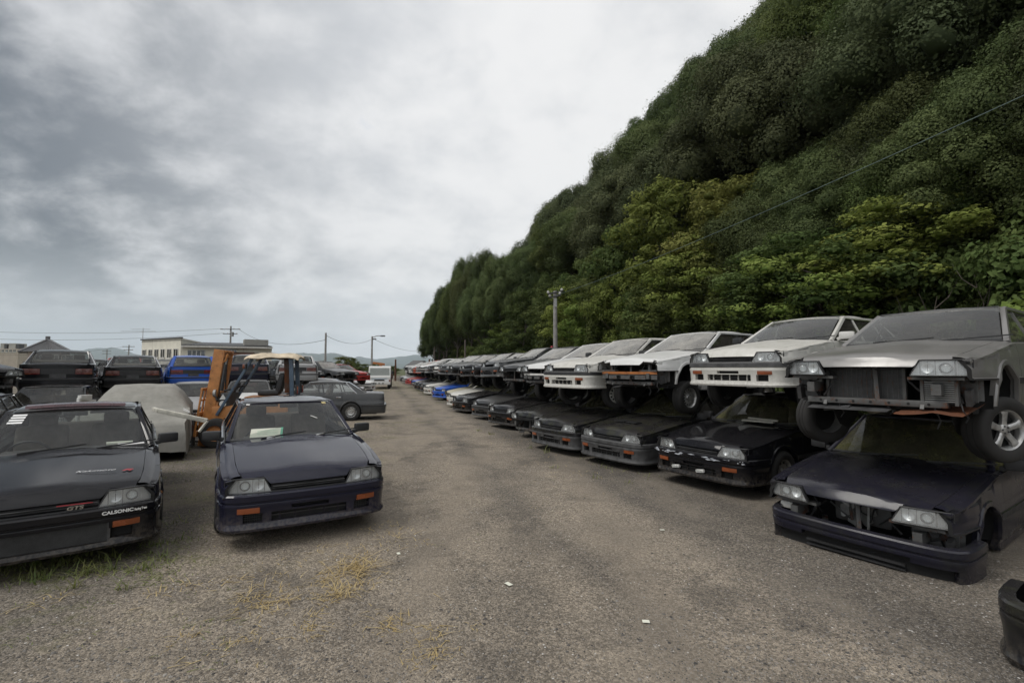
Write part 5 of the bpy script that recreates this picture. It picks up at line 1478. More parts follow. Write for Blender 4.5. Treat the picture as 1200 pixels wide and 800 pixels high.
# ------------------------------------------------------------------ lift truck
M['lift_orange'] = m_rust('lift_orange', (.52, .215, .06), .18, .5)
M['lift_blue'] = m_rust('lift_blue', (.075, .115, .165), .2, .5)
M['canvas'] = m_simple('canvas', (.50, .42, .31), .9, var=.35, scale=5, bump=.4)
def forklift():
    az = R(-106); p = atY(247, 432, 11.4); p.z = 0
    t = thing('forklift', 'orange forklift with a blue frame and tan canvas over its guard', 'forklift', (p.x, p.y, 0), heading(az))
    # x forward (towards the left of the photo); mast at x = 0
    T = Matrix.Rotation(R(-7), 4, 'Y')
    mb = MB()
    for y in (-.34, .34):
        mb.box((0, y, 1.13), (.22, .09, 2.2), 'lift_orange', bev=.008); mb.box((-.075, y * .8, 1.13), (.03, .10, 2.2), 'lift_orange')
        mb.box((-.015, y * .82, 1.10), (.10, .05, 2.1), 'inner_metal'); mb.box((.075, y * .85, 1.13), (.015, .13, 2.2), 'lift_orange')
    for z in (.25, 1.2, 2.12): mb.box((-.05, 0, z), (.09, .62, .12), 'lift_orange', bev=.01)
    mb.box((-.03, 0, 2.2), (.2, .70, .05), 'lift_orange', bev=.01)
    for y in (-.14, .14): mb.tube([(-.05, y, .2), (-.05, y, 1.9)], .035, 'grey_plastic', 10); mb.tube([(-.05, y, 1.9), (-.05, y, 2.12)], .02, 'steel', 8)
    for y in (-.34, .34): mb.box((-.10, y, .95), (.12, .05, .18), 'lift_orange', bev=.01)
    for y in (-.06, .06):
        mb.tube([(-.02, y, .4), (-.02, y, 2.1)], .014, 'grey_plastic', 6)
    for y in (-.22, .2):
        mb.tube([(-.04, y, .5), (-.10, y * 1.1, 1.2), (-.06, y, 1.75), (-.02, y, 2.14)], .016, 'black_plastic', 6)
    mb.tube([(.02, .34, 1.85), (-.16, .36, 2.0), (-.18, .36, 2.15)], .025, 'lift_orange', 6)
    mb.xform(T); obj('mast', mb.mesh('mast'), t)
    mb = MB()
    for z in (.30, .72): mb.box((.17, 0, z), (.06, 1.0, .13), 'lift_orange', bev=.01)
    for y in (-.48, -.24, 0, .24, .48): mb.box((.18, y, .82), (.035, .045, 1.0), 'lift_orange', bev=.006)
    mb.box((.18, 0, 1.30), (.045, 1.02, .06), 'lift_orange', bev=.006); mb.box((.18, 0, 1.05), (.03, 1.0, .035), 'lift_orange')
    for y in (-.25, .25): mb.box((.12, y, .5), (.14, .08, .55), 'lift_orange', bev=.02)
    mb.xform(T); obj('carriage', mb.mesh('carriage'), t)
    for y in (-.3, .3):
        mb = MB(); mb.box((.22, y, .40), (.05, .12, .75), 'inner_metal', bev=.01); mb.box((.60, y, .06), (.80, .12, .05), 'inner_metal', bev=.01); obj('fork', mb.mesh('fork'), t)
    mb = MB()
    mb.box((-1.0, 0, .62), (1.7, .86, .62), 'lift_orange', bev=.06); mb.box((-1.95, 0, .72), (.42, 1.0, .80), 'inner_metal', bev=.12)
    mb.box((-1.25, 0, 1.02), (.9, .80, .22), 'lift_orange', bev=.05); mb.box((-.42, 0, 1.05), (.20, .80, .35), 'grey_plastic', bev=.04)
    mb.box((-.35, 0, .40), (.6, 1.0, .10), 'black_plastic', bev=.02)
    obj('body', mb.mesh('body'), t)
    for x, r_, y in ((-.28, .33, .50), (-.28, .33, -.50), (-1.8, .25, .44), (-1.8, .25, -.44)):
        mb = MB(); s = r_ / .33
        mb.lathe([(.17 * s, -.10), (.27 * s, -.105), (.31 * s, -.09), (.33 * s, -.05), (.33 * s, .05), (.31 * s, .09), (.27 * s, .105), (.17 * s, .10)], 'rubber', 28, 'y')
        w_ = obj('wheel', mb.mesh('wheel'), t, (x, y, r_))
        mb = MB(); mb.lathe([(.172 * s, -.09), (.14 * s, -.04), (.06 * s, -.05), (0, -.06)], 'lift_orange', 20, 'y'); mb.lathe([(.172 * s, .09), (.14 * s, .04), (.06 * s, .05), (0, .06)], 'lift_orange', 20, 'y')
        obj('rim', mb.mesh('rim'), w_)
    mb = MB(); mb.box((-1.28, 0, 1.20), (.46, .48, .12), 'black_plastic', bev=.05); mb.box((-1.53, 0, 1.44), (.12, .46, .48), 'black_plastic', Matrix.Rotation(R(-12), 3, 'Y'), .05); obj('seat', mb.mesh('seat'), t)
    mb = MB(); n = 20; mb.tube([(0, .17 * math.cos(6.2832 * k / n), .17 * math.sin(6.2832 * k / n)) for k in range(n + 1)], .014, 'black_plastic', 6, False); mb.bar((0, -.16, 0), (0, .16, 0), .03, .02, 'black_plastic'); mb.tube([(0, 0, 0), (.28, 0, -.35)], .025, 'black_plastic', 6)
    mb.xform(Matrix.Translation((-.72, 0, 1.38)) @ Matrix.Rotation(R(35), 4, 'Y').inverted()); obj('steering_wheel', mb.mesh('steering_wheel'), t)
    mb = MB()
    for y in (-.46, .46):
        mb.bar((-.28, y, .72), (-.98, y, 2.02), .075, .06, 'lift_blue', bev=.01)
        mb.bar((-1.86, y, .90), (-1.80, y, 2.03), .11, .09, 'lift_blue', bev=.01)
        mb.bar((-.96, y, 2.03), (-1.84, y, 2.05), .06, .05, 'lift_blue', bev=.008)
    for x in (-.98, -1.25, -1.5, -1.82): mb.bar((x, -.46, 2.05), (x, .46, 2.05), .05, .04, 'lift_blue', bev=.008)
    obj('overhead_guard', mb.mesh('overhead_guard'), t)
    mb = MB(); mb.bar((-1.70, .2, 1.2), (-1.66, .2, 2.03), .10, .10, 'rust_brown', bev=.01); mb.bar((-1.70, -.2, 1.0), (-1.68, -.2, 2.02), .05, .05, 'rust_brown', bev=.01); obj('exhaust_post', mb.mesh('exhaust_post'), t)
    # canvas thrown over the guard
    P = []
    for i in range(13):
        row = []
        for j in range(11):
            x = lerp(-.84, -1.98, i / 12); y = lerp(-.60, .60, j / 10)
            z = 2.10 + .05 * noise.noise(Vector((x * 3.1, y * 3.1, 4))) + .055 * math.sin(min(1, max(0, (i / 12))) * math.pi) * (1 - (2 * j / 10 - 1) ** 2)
            if j in (0, 10): z -= .07
            if i in (0, 12): z -= .05
            row.append((x + .03 * noise.noise(Vector((y * 4, x, 1))), y, z))
        P.append(row)
    mb = MB(); mb.grid(P, 'canvas'); mb.grid([[(a, b, c - .012) for a, b, c in r_] for r_ in P], 'canvas'); obj('canvas_cover', mb.mesh('canvas_cover', 60), t)
    for y in (-.5, .5):
        mb = MB(); mb.box((-.82, y, 1.83), (.06, .10, .10), 'amber', bev=.02); mb.box((-.86, y, 1.83), (.04, .13, .13), 'black_plastic', bev=.02); obj('turn_signal', mb.mesh('turn_signal'), t)
    for y in (-.40, .46):
        mb = MB(); mb.box((-1.93, y, 1.28), (.05, .09, .22), 'black_plastic', bev=.02); mb.box((-1.96, y, 1.32), (.03, .08, .08), 'amber'); mb.box((-1.96, y, 1.23), (.03, .08, .09), 'red_lens'); obj('tail_light', mb.mesh('tail_light'), t)
    mb = MB(); mb.lathe([(0, .0), (.085, .0), (.085, .05), (0, .06)], 'steel', 16, 'x', (-.24, .40, 1.22)); mb.lathe([(0, .062), (.07, .06)], 'lens', 16, 'x', (-.24, .40, 1.22)); mb.bar((-.26, .40, 1.05), (-.22, .40, 1.2), .03, .03, 'black_plastic'); obj('work_lamp', mb.mesh('work_lamp'), t)
    mb = MB(); mb.lathe([(0, 0), (.07, 0), (.07, .006), (0, .006)], 'white_plastic', 18, 'y', (-.40, .475, .98)); mb.plate([(-.40 - .07, .478, 1.08), (-.40 + .07, .478, 1.08), (-.40, .478, 1.20)], (0, .005, 0), 'white_plastic')
    obj('warning_sticker', mb.mesh('warning_sticker'), t)
    for y in (-.08, .02, .12):
        mb = MB(); mb.tube([(-.50, y, 1.2), (-.62, y, 1.42)], .012, 'black_plastic', 6); mb.lathe([(0, -.02), (.024, 0), (0, .025)], 'black_plastic', 10, 'z', (-.62, y, 1.43)); obj('lever', mb.mesh('lever'), t)
M['rust_brown'] = m_rust('rust_brown', (.085, .05, .035), .7)
forklift()

# ------------------------------------------------------------------ tarpaulin covered car, pale bent rails
def m_tarp():
    t = NT('tarpaulin'); v = t.coord()
    st = t.n('ShaderNodeTexWave', wave_type='BANDS', bands_direction='Y'); t.l(v, st.inputs[0]); st.inputs['Scale'].default_value = 2.6; st.inputs['Distortion'].default_value = 2.; st.inputs['Detail'].default_value = 3
    n = t.noise(v, 3., 6, .65)
    col = t.mix(t.ramp(n, .3, .7), (.20, .195, .172), (.27, .26, .232)); col = t.mix(t.math('MULTIPLY', t.ramp(t.noise(t.mapping(v, (5, 5, .8)), 1.5, 5, .6), .5, .75), .45), col, (.14, .13, .11))
    return t.surf(t.princ(Base_Color=col, Roughness=.75, Normal=t.bump(st.outputs['Fac'], .08, .02)))
M['tarp'] = m_tarp()
def covered_car():
    az = R(180 - 32); p = placeY(214, 9.6, az, Vector((2.1, .8, 0)))
    t = thing('covered_car', 'car under a grey weathered tarpaulin between the black coupe and lift', 'car', (p.x, p.y, 0), heading(az))
    mb = MB(); P = []
    top = [(2.30, .20), (2.24, .55), (2.1, .74), (1.6, .83), (.9, .96), (.45, 1.17), (.05, 1.37), (-.5, 1.43), (-1.15, 1.39), (-1.7, 1.05), (-2.3, .96), (-2.5, .7), (-2.52, .2)]
    for x, z in top:
        row = []
        rf = max(0, min(1, (z - .95) / .4))
        for k in range(21):
            u = k / 10 - 1; a = abs(u); s = 1 if u > 0 else -1
            w_ = .90
            if a < .55: y = a / .55 * lerp(.74, .60, rf); zz = z - .03 * (a / .55) ** 2
            elif a < .7: y = lerp(lerp(.74, .60, rf), .88, (a - .55) / .15); zz = lerp(z - .03, min(z - .03, .92), (a - .55) / .15)
            else: y = .88 + .05 * (a - .7); zz = lerp(min(z - .03, .92), .06, (a - .7) / .3)
            fold = .045 * math.sin(x * 9 + 5 * noise.noise(Vector((x, y, 1)))) * (1 if a > .6 else .35)
            row.append((x + .03 * noise.noise(Vector((x * 3, y * 3, zz * 3))), s * (y + fold), max(.05, zz + .02 * noise.noise(Vector((x * 2.5, s * y * 2.5, 9))))))
        P.append(row)
    # more rows for folds
    Q = []
    for i in range(len(P) - 1):
        for e in (0, .33, .66):
            Q.append([tuple(lerp(a[q], b[q], e) + .012 * noise.noise(Vector((i + e, k * .7, q * 7))) for q in range(3)) for k, (a, b) in enumerate(zip(P[i], P[i + 1]))])
    Q.append(P[-1]); mb.grid(Q, 'tarp'); obj('tarpaulin', mb.mesh('tarpaulin', 70), t)
    mb = MB()
    for x, h in ((1.55, .0), (1.32, .01)):
        pts = [(x, y, z) for y, z in ((.955, .35), (.95, .62), (.92, .86), (.80, .93 + h))]
        mb.grid([[(x, y + .012, z + .012), (x + .10, y + .012, z + .010)] for x, y, z in pts], 'decal_white')
    obj('strap', mb.mesh('strap'), t)
    for ax in (AX_F, AX_R):
        for sg in (1, -1):
            w_ = obj('wheel', cm(m_tyre), t, (ax, sg * .72, R_T)); obj('rim', cm(m_rim, 'steel'), w_, None, (0, 0, 0 if sg > 0 else math.pi))
covered_car()
def rails():
    M['pale_rail'] = m_simple('pale_rail', (.52, .50, .43), .6, var=.2)
    mb = MB()
    a, b, c = atY(186, 481, 7.8), atY(243, 493, 7.9), atY(233, 506, 7.8)
    d = atY(180, 479, 8.2)
    mb.bar(a, b, .05, .07, 'pale_rail', bev=.008); mb.bar(b, c, .05, .03, 'pale_rail', bev=.006); mb.bar(d, a, .05, .06, 'pale_rail', bev=.008)
    tag(obj('bent_rail', mb.mesh('bent_rail')), 'long pale bent rail sticking out towards the lift carriage', 'rail')
    mb = MB(); a, b, c = atY(92, 476, 8.6), atY(93, 466, 8.6), atY(112, 464, 9.6)
    e, f = atY(92, 470, 8.6), atY(111, 470, 9.2)
    mb.bar(atY(90, 500, 8.6), b, .05, .05, 'white_plastic', bev=.006); mb.bar(b, atY(106, 465, 8.9), .06, .09, 'white_plastic', bev=.008); mb.bar(e, f, .05, .05, 'white_plastic', bev=.006)
    tag(obj('white_frame', mb.mesh('white_frame')), 'white angled frame end standing beside the tarpaulin covered car', 'frame')
rails()

# ------------------------------------------------------------------ truck at the end of the yard
def truck():
    az = R(180 - 12); p = atY(446, 432, 43.5)
    t = thing('crane_truck', 'white cab-over truck with a small orange crane at the yard end', 'truck', (p.x, p.y, 0), heading(az))
    mb = MB()
    prof = [(1.5, .42), (1.55, .60), (1.54, 1.05), (1.44, 1.16), (1.26, 1.86), (1.1, 1.98), (0.1, 2.0), (0, 1.9), (0, .5)]
    W_ = .92
    for sg in (1, -1): mb.face([(x, sg * W_, z) for x, z in prof], 'truck_white')
    mb.grid([[(x, y, z) for y in (-W_, W_)] for x, z in prof], 'truck_white'); obj('cab', mb.mesh('cab'), t)
    mb = MB(); mb.grid([[(lerp(1.445, 1.28, i / 2) + .012, y * lerp(.86, .80, i / 2), lerp(1.19, 1.82, i / 2)) for y in (-1, 0, 1)] for i in range(3)], 'glass'); obj('windshield', mb.mesh('windshield'), t)
    for sg in (1, -1):
        mb = MB(); mb.grid([[(x, sg * (W_ + .006), z) for x, z in r_] for r_ in (((1.36, 1.2), (1.22, 1.8)), ((.4, 1.15), (.4, 1.8)))], 'glass'); obj('side_window', mb.mesh('side_window'), t)
        mb = MB(); mb.box((1.555, sg * .62, .72), (.03, .32, .16), 'reflector', bev=.02); obj('headlight', mb.mesh('headlight'), t)
        mb = MB(); mb.box((1.555, sg * .86, .72), (.03, .10, .15), 'amber'); obj('turn_signal', mb.mesh('turn_signal'), t)
        mb = MB(); mb.box((1.50, sg * 1.08, 1.45), (.05, .16, .28), 'black_plastic', bev=.02); mb.bar((1.40, sg * .93, 1.55), (1.5, sg * 1.05, 1.5), .02, .02, 'black_plastic'); obj('mirror', mb.mesh('mirror'), t)
    mb = MB(); mb.box((1.56, 0, .78), (.03, .82, .10), 'black_plastic'); mb.box((1.57, 0, .90), (.012, 1.3, .035), 'blue_band'); obj('grille', mb.mesh('grille'), t)
    mb = MB(); mb.box((1.58, 0, .50), (.14, 1.86, .24), 'truck_white', bev=.03)
    for y in (-.3, 0, .3): mb.box((1.655, y, .50), (.01, .16, .08), 'black_plastic')
    obj('front_bumper', mb.mesh('front_bumper'), t)
    mb = MB(); mb.box((-2.2, 0, .60), (4.2, .8, .18), 'inner_metal'); mb.box((-2.3, 0, .86), (3.9, 1.9, .10), 'rust_brown'); 
    for sg in (1, -1): mb.box((-2.3, sg * .94, 1.08), (3.9, .05, .36), 'rust_brown')
    obj('cargo_bed', mb.mesh('cargo_bed'), t)
    mb = MB(); mb.box((-.32, 0, 1.1), (.4, .7, .5), 'orange_beam', bev=.04); mb.bar((-.32, 0, 1.2), (-.32, 0, 2.25), .25, .25, 'orange_beam', bev=.04); mb.bar((-.32, .35, 2.15), (-.32, -.7, 2.3), .2, .2, 'orange_beam', bev=.03); mb.bar((-.32, 0, 2.1), (-1.6, 0, 1.7), .18, .2, 'orange_beam', bev=.02)
    obj('crane', mb.mesh('crane'), t)
    for x in (.85, -2.9):
        for sg in (1, -1):
            mb = MB(); mb.lathe([(.2, -.10), (.36, -.11), (.40, -.06), (.40, .06), (.36, .11), (.2, .10)], 'rubber', 24, 'y'); w_ = obj('wheel', mb.mesh('wheel'), t, (x, sg * .78, .40))
            mb = MB(); mb.lathe([(.21, .09), (.12, .04), (0, .05)], 'white_wheel', 18, 'y'); mb.lathe([(.21, -.09), (.12, -.04), (0, -.05)], 'white_wheel', 18, 'y'); obj('rim', mb.mesh('rim'), w_)
M['truck_white'] = m_paint('paint_truck_white', (.62, .62, .60), .4, .2); M['blue_band'] = m_simple('blue_band', (.25, .40, .52), .5)
truck()

# ------------------------------------------------------------------ buildings
def m_render(name, c):
    t = NT(name); v = t.coord(); n = t.noise(v, .7, 6, .6); st = t.noise(t.mapping(v, (2.5, 2.5, .25)), 1.2, 5, .6)
    col = t.mix(t.ramp(n, .3, .7), c, tuple(q * .86 for q in c)); col = t.mix(t.ramp(st, .55, .8, 0, .35), col, (.16, .15, .12))
    return t.surf(t.princ(Base_Color=col, Roughness=.85))
M['cream_wall'] = m_render('cream_wall', (.72, .69, .59)); M['beige_wall'] = m_render('beige_wall', (.42, .36, .30)); M['grey_wall'] = m_render('grey_wall', (.34, .33, .30))
M['roof_sheet'] = m_simple('roof_sheet', (.07, .07, .072), .5, .2, var=.3); M['roof_tile'] = m_simple('roof_tile', (.10, .10, .102), .6, var=.3)
M['win_dark'] = m_glass('building_glass', (.30, .32, .33), .06, f0=.08); M['frame_white'] = m_simple('frame_white', (.55, .54, .5), .5)
M['concrete'] = m_simple('concrete_pole', (.26, .25, .235), .85, var=.2, scale=3, bump=.2)
M['wood_pole'] = m_simple('wood_pole', (.12, .10, .085), .9, var=.3, scale=5, bump=.3)
def window(par, a, u, v, n, mull=1):
    """opening at a, width vector u, height vector v, outward n: recessed pane, frame and sill"""
    a, u, v, n = Vector(a), Vector(u), Vector(v), Vector(n); mb = MB(); U = u.normalized(); V = v.normalized(); k = .07
    for p, q in ((a, a + u), (a + v, a + u + v), (a, a + v), (a + u, a + u + v)): mb.bar(p + n * .03, q + n * .03, k, k, 'frame_white', n)
    for q in range(1, mull + 1): mb.bar(a + u * q / (mull + 1) + n * .03, a + u * q / (mull + 1) + v + n * .03, k, k, 'frame_white', n)
    w_ = obj('window', mb.mesh('window'), par)
    mb = MB(); mb.grid([[a + n * .012, a + v + n * .012], [a + u + n * .012, a + u + v + n * .012]], 'win_dark'); obj('pane', mb.mesh('pane'), w_)
    mb = MB(); mb.grid([[a + n * .004, a + v + n * .004], [a + u + n * .004, a + u + v + n * .004]], 'void'); obj('dark_backing', mb.mesh('dark_backing'), w_)  # black sheet on the wall, painted stand-in for the unlit room behind the pane
    mb = MB(); mb.bar(a - U * .08 - V * .06 + n * .08, a + u + U * .08 - V * .06 + n * .08, .16, .06, 'frame_white', n); obj('sill', mb.mesh('sill'), w_)
def office():
    t = thing('office_building', 'cream two-storey building with a row of tall windows and corrugated roof', 'building')
    A, B, C_ = atY(165, 432, 60), atY(211, 432, 54), atY(318, 432, 59)
    for q in (A, B, C_): q.z = 0
    zt1, zt2, zc, ze = atY(165, 398.5, 60).z, atY(211, 396, 54).z, atY(211, 402, 54).z, atY(318, 404.5, 59).z
    back = Vector((-.35, .94, 0)) * 14
    def wall(pts, m='cream_wall', nm='wall', th=Vector((0, 0, 0))):
        mb = MB(); mb.face(pts, m); return obj(nm, mb.mesh(nm, recalc=False), t)
    Z = lambda p, z: Vector((p.x, p.y, z))
    # wing with the tall windows
    mb = MB(); A2, B2 = A + back, B + back
    mb.face([A, B, Z(B, zt2), Z(A, zt1)], 'cream_wall'); mb.face([B, B2, Z(B2, zt2), Z(B, zt2)], 'cream_wall'); mb.face([A2, A, Z(A, zt1), Z(A2, zt1)], 'cream_wall'); mb.face([B2, A2, Z(A2, zt1), Z(B2, zt2)], 'cream_wall')
    obj('wall', mb.mesh('wall'), t)
    u0 = (B - A).normalized(); n0 = Vector((u0.y, -u0.x, 0))
    mb = MB(); mb.plate([Z(A, zt1 - .25) - u0 * .1, Z(B, zt2 - .25) + u0 * .0, Z(B2, zt2 - .25), Z(A2, zt1 - .25)], (0, 0, .06), 'roof_sheet'); obj('roof', mb.mesh('roof'), t)
    mb = MB(); mb.bar(Z(A, zt1 + .05) - u0 * .1, Z(B, zt2 + .05) + u0 * .1, .30, .14, 'roof_sheet'); obj('parapet_cap', mb.mesh('parapet_cap'), t)
    for k in range(6):
        f = (.09, .26, .42, .58, .74, .90)[k]
        c = A + (B - A) * f; ln = (B - A).length
        py1, py0 = lerp(410, 408.5, f), lerp(417.5, 420, f)
        z0, z1 = atY(lerp(165, 211, f), py0, c.y).z, atY(lerp(165, 211, f), py1, c.y).z
        window(t, Z(c - u0 * ln * .055, z0) + n0 * .005, u0 * ln * .10, Vector((0, 0, z1 - z0)), n0)
    # long wing with the corrugated roof
    u1 = (C_ - B).normalized(); n1 = Vector((u1.y, -u1.x, 0)); b1 = -n1 * 11
    mb = MB(); B = B + u1 * .02; B3, C3 = B + b1, C_ + b1
    mb.face([B, C_, Z(C_, ze - .25), Z(B, zc - .25)], 'cream_wall'); mb.face([C_, C3, Z(C3, ze + .3), Z(C_, ze - .25)], 'cream_wall')
    obj('wall', mb.mesh('wall'), t)
    P = []; n = 120
    for k in range(n + 1):
        f = k / n; p = (B + (C_ - B) * f); z = lerp(zc, ze, f) - .12 + (.07 if k % 2 else 0)
        P.append([Z(p + n1 * .7, z - .10), Z(p + b1, z + .75)])
    mb = MB(); mb.grid(P, 'roof_sheet'); mb.grid([[q + Vector((0, 0, -.08)) for q in r_] for r_ in P], 'roof_sheet'); mb.bar(Z(B + n1 * .68, zc - .35), Z(C_ + n1 * .68, ze - .35), .10, .2, 'frame_white'); obj('roof', mb.mesh('roof', 15), t)
    mb = MB(); mb.box(Z(C_, ze + .35) - u1 * 1.6 - n1 * 2, (2.6, 2, .7), 'grey_wall', Matrix.Rotation(math.atan2(u1.y, u1.x), 3, 'Z')); obj('roof_box', mb.mesh('roof_box'), t)
    for x0, x1, ya, yb, mull in ((219, 240, 410, 418.5, 3), (259, 280, 409, 413.5, 2), (293, 312, 413, 417, 2)):
        f0, f1 = (x0 - 211) / 107, (x1 - 211) / 107
        pa, pb = B + (C_ - B) * (f0 * .9), B + (C_ - B) * (f1 * .92); z0, z1 = atY(x0, yb, pa.y).z, atY(x0, ya, pa.y).z
        window(t, Z(pa, z0) + n1 * .005, pb - pa, Vector((0, 0, z1 - z0)), n1, mull)
    pa = B + (C_ - B) * .44
    mb = MB(); mb.plate([Z(pa, zc - 1.0), Z(pa + u1 * 3.2, zc - 1.0), Z(pa + u1 * 3.2 + n1 * 1.3, zc - 1.35), Z(pa + n1 * 1.3, zc - 1.35)], (0, 0, .1), 'rust_brown'); obj('awning', mb.mesh('awning'), t)
    mb = MB(); tp = Z(A + u0 * .2, zt1); mb.tube([tp, tp + Vector((0, 0, 1.5))], .03, 'steel', 6)
    for z, ln in ((1.1, 2.6), (1.35, 1.4)):
        mb.bar(tp + Vector((-ln, 0, z)), tp + Vector((ln * .6, 0, z)), .03, .03, 'steel')
        for k in range(6): mb.bar(tp + Vector((-ln + k * ln * .3, -.25, z)), tp + Vector((-ln + k * ln * .3, .25, z)), .02, .02, 'steel')
    obj('antenna', mb.mesh('antenna'), t)
office()
def hip_house(label, x0, x1, ridge, yb, ye, yr, Y, wall='grey_wall', windows=1, deep=9.):
    """house with a tiled roof: eave from photo x0 to x1, ridge apex at photo x ridge"""
    t = thing('tiled_house', label, 'house')
    L0, L1, Rg = atY(x0, ye, Y), atY(x1, ye, Y), atY(ridge, yr, Y + deep * .35)
    mb = MB(); a, b = Vector((L0.x + .6, Y + .5, 0)), Vector((L1.x - .6, Y + .5, 0)); e = L0.z
    bk = Vector((a.x, Y, 0)).normalized() * (deep - 1)
    for p, q in ((a, b), (b, b + bk), (b + bk, a + bk), (a + bk, a)): mb.face([p, q, q + Vector((0, 0, e)), p + Vector((0, 0, e))], wall)
    obj('wall', mb.mesh('wall'), t)
    mb = MB(); f0, f1 = Vector((L0.x, Y, e - .1)), Vector((L1.x, Y, e - .1)); vd = Vector((f0.x, Y, 0)).normalized(); g0, g1 = f0 + vd * deep, f1 + vd * deep; r1, r2 = Rg, Rg + vd * deep * .3
    def ribbed(p, q, s, u, n):
        P = []
        for k in range(n + 1):
            f = k / n; P.append([p.lerp(q, f) + Vector((0, 0, .07 * (k % 2))), s.lerp(u, f) + Vector((0, 0, .07 * (k % 2)))])
        mb.grid(P, 'roof_tile')
    ribbed(f0, f1, r1, r1, 44); ribbed(f1, g1, r1, r2, 36); ribbed(g1, g0, r2, r2, 44); ribbed(g0, f0, r2, r1, 36)
    for p, q in ((f0, r1), (f1, r1), (r1, r2)): mb.bar(p, q + Vector((0, 0, .05)), .3, .25, 'roof_tile')
    mb.box(r1 + Vector((0, 0, .25)), (.4, .3, .5), 'roof_tile', bev=.05)
    mb.face([f0, f1, g1, g0], 'roof_tile')
    obj('roof', mb.mesh('roof', 15), t)
    for k in range(windows):
        c = a.lerp(b, (k + .7) / (windows + .6)); window(t, c + Vector((0, -.005, e - 1.5)), Vector((1.8, 0, 0)), Vector((0, 0, 1.0)), Vector((0, -1, 0)))
hip_house('house with a grey ribbed tile roof at the left behind the stacked cars', 22, 83, 56, 432, 411, 398.5, 58, 'beige_wall', 3)
def small_house():
    t = thing('small_house', 'small gabled house with a dark roof beyond the far end of the row', 'house'); Y = 92
    a, b, c = atY(475, 430, Y), atY(490, 430, Y), atY(504, 429, Y + 1); zr = atY(485, 423, Y).z; ze = atY(478, 429, Y).z
    a.z = b.z = c.z = 0; dp = Vector((0, 5, 0)); mid = (b + c) / 2
    Z = lambda p, z: Vector((p.x, p.y, z))
    mb = MB(); mb.face([a, b, Z(b, ze), Z(a, ze)], 'grey_wall'); mb.face([b, c, Z(c, ze), Z(mid, zr - .1), Z(b, ze)], 'cream_wall'); obj('wall', mb.mesh('wall'), t)
    sd = (a - b) * 1.08
    mb = MB(); o = Vector((.3, -.2, 0)); mb.plate([Z(b, ze - .15) + Vector((.2, -.4, 0)), Z(b, ze - .15) + sd, Z(mid, zr) + sd + Vector((.5, 0, 0)), Z(mid, zr) + Vector((.1, -.3, 0))], (0, 0, .14), 'roof_tile')
    mb.plate([Z(c, ze - .15) + Vector((.4, -.3, 0)), Z(mid, zr) + Vector((.1, -.3, 0)), Z(mid, zr) + sd + Vector((.5, 0, 0)), Z(c, ze - .15) + sd], (0, 0, .14), 'roof_tile'); obj('roof', mb.mesh('roof'), t)
    n = (c - b).normalized(); window(t, Z(b + (c - b) * .35, 1.0) + Vector((n.y, -n.x, 0)) * .01, (c - b) * .3, Vector((0, 0, .9)), Vector((n.y, -n.x, 0)))
small_house()
def flats():
    t = thing('apartment_block', 'distant beige apartment block with rooftop tank houses at the left edge', 'building'); Y = 170
    a, b = atY(-30, 432, Y), atY(20, 432, Y); zt = atY(0, 408.5, Y).z
    mb = MB(); mb.box(((a.x + b.x) / 2, Y + 5, zt / 2), (b.x - a.x, 10, zt), 'beige_wall'); obj('wall', mb.mesh('wall'), t)
    for x0, x1, top in ((7, 15, 402), (-3, 2, 402)):
        p, q = atY(x0, top, Y), atY(x1, top, Y); mb = MB(); mb.box(((p.x + q.x) / 2, Y + 3, (p.z + zt) / 2), (q.x - p.x, 4, p.z - zt), 'grey_wall'); obj('tank_house', mb.mesh('tank_house'), t)
    for x in (3, 17): p = atY(x, 405, Y); mb = MB(); mb.box((p.x, Y + 2, zt + .8), (.9, 2, 1.6), 'roof_sheet'); obj('roof_unit', mb.mesh('roof_unit'), t)
    for k in range(7):
        p = atY(-12 + k * 4.6, 412.5, Y); window(t, (p.x, Y - .005, p.z), Vector((.9, 0, 0)), Vector((0, 0, .9)), Vector((0, -1, 0)))
flats()

# ------------------------------------------------------------------ poles and wires
def insulators(t, pts, mat='white_plastic'):
    for p in pts:
        mb = MB(); mb.lathe([(0, .14), (.05, .13), (.05, .09), (.075, .085), (.075, .05), (.05, .045), (.05, 0)], mat, 12, 'z', p); obj('insulator', mb.mesh('insulator'), t)
def pole(label, px, pt, Y, r0, mat='concrete', arms=(), lamp=False, name='utility_pole', trans=False):
    b = atY(px, 432, Y); h = atY(px, pt, Y).z
    t = thing(name, label, 'pole', (b.x, b.y, 0))
    mb = MB(); mb.tube([(0, 0, -.2), (0, 0, h * .5), (0, 0, h)], [r0, r0 * .85, r0 * .7], mat, 12); obj('shaft', mb.mesh('shaft'), t)
    for z, ln, off in arms:
        mb = MB(); mb.box((off, -.12, h - z), (ln, .08, .10), 'grey_plastic'); obj('crossarm', mb.mesh('crossarm'), t)
        insulators(t, [(off + q * ln * .45, -.12, h - z + .05) for q in (-1, -.4, .4, 1)])
    if lamp:
        mb = MB(); mb.tube([(0, 0, h - .15), (.5, 0, h + .05), (.95, 0, h + .06)], .045, 'steel', 8); obj('lamp_arm', mb.mesh('lamp_arm'), t)
        mb = MB(); mb.box((1.15, 0, h + .05), (.5, .22, .12), 'grey_plastic', bev=.04); mb.box((1.15, 0, h - .02), (.4, .18, .04), 'lens'); obj('lamp_head', mb.mesh('lamp_head'), t)
        mb = MB(); mb.box((.2, 0, h - .3), (.5, .1, .12), 'grey_plastic', bev=.03); obj('bracket', mb.mesh('bracket'), t)
    if trans:
        mb = MB(); mb.lathe([(0, h - 1.6), (.22, h - 1.6), (.22, h - .95), (0, h - .9)], 'steel', 16, 'z', (.3, -.1, 0)); obj('transformer', mb.mesh('transformer'), t)
    return Vector((b.x, b.y, h)), t
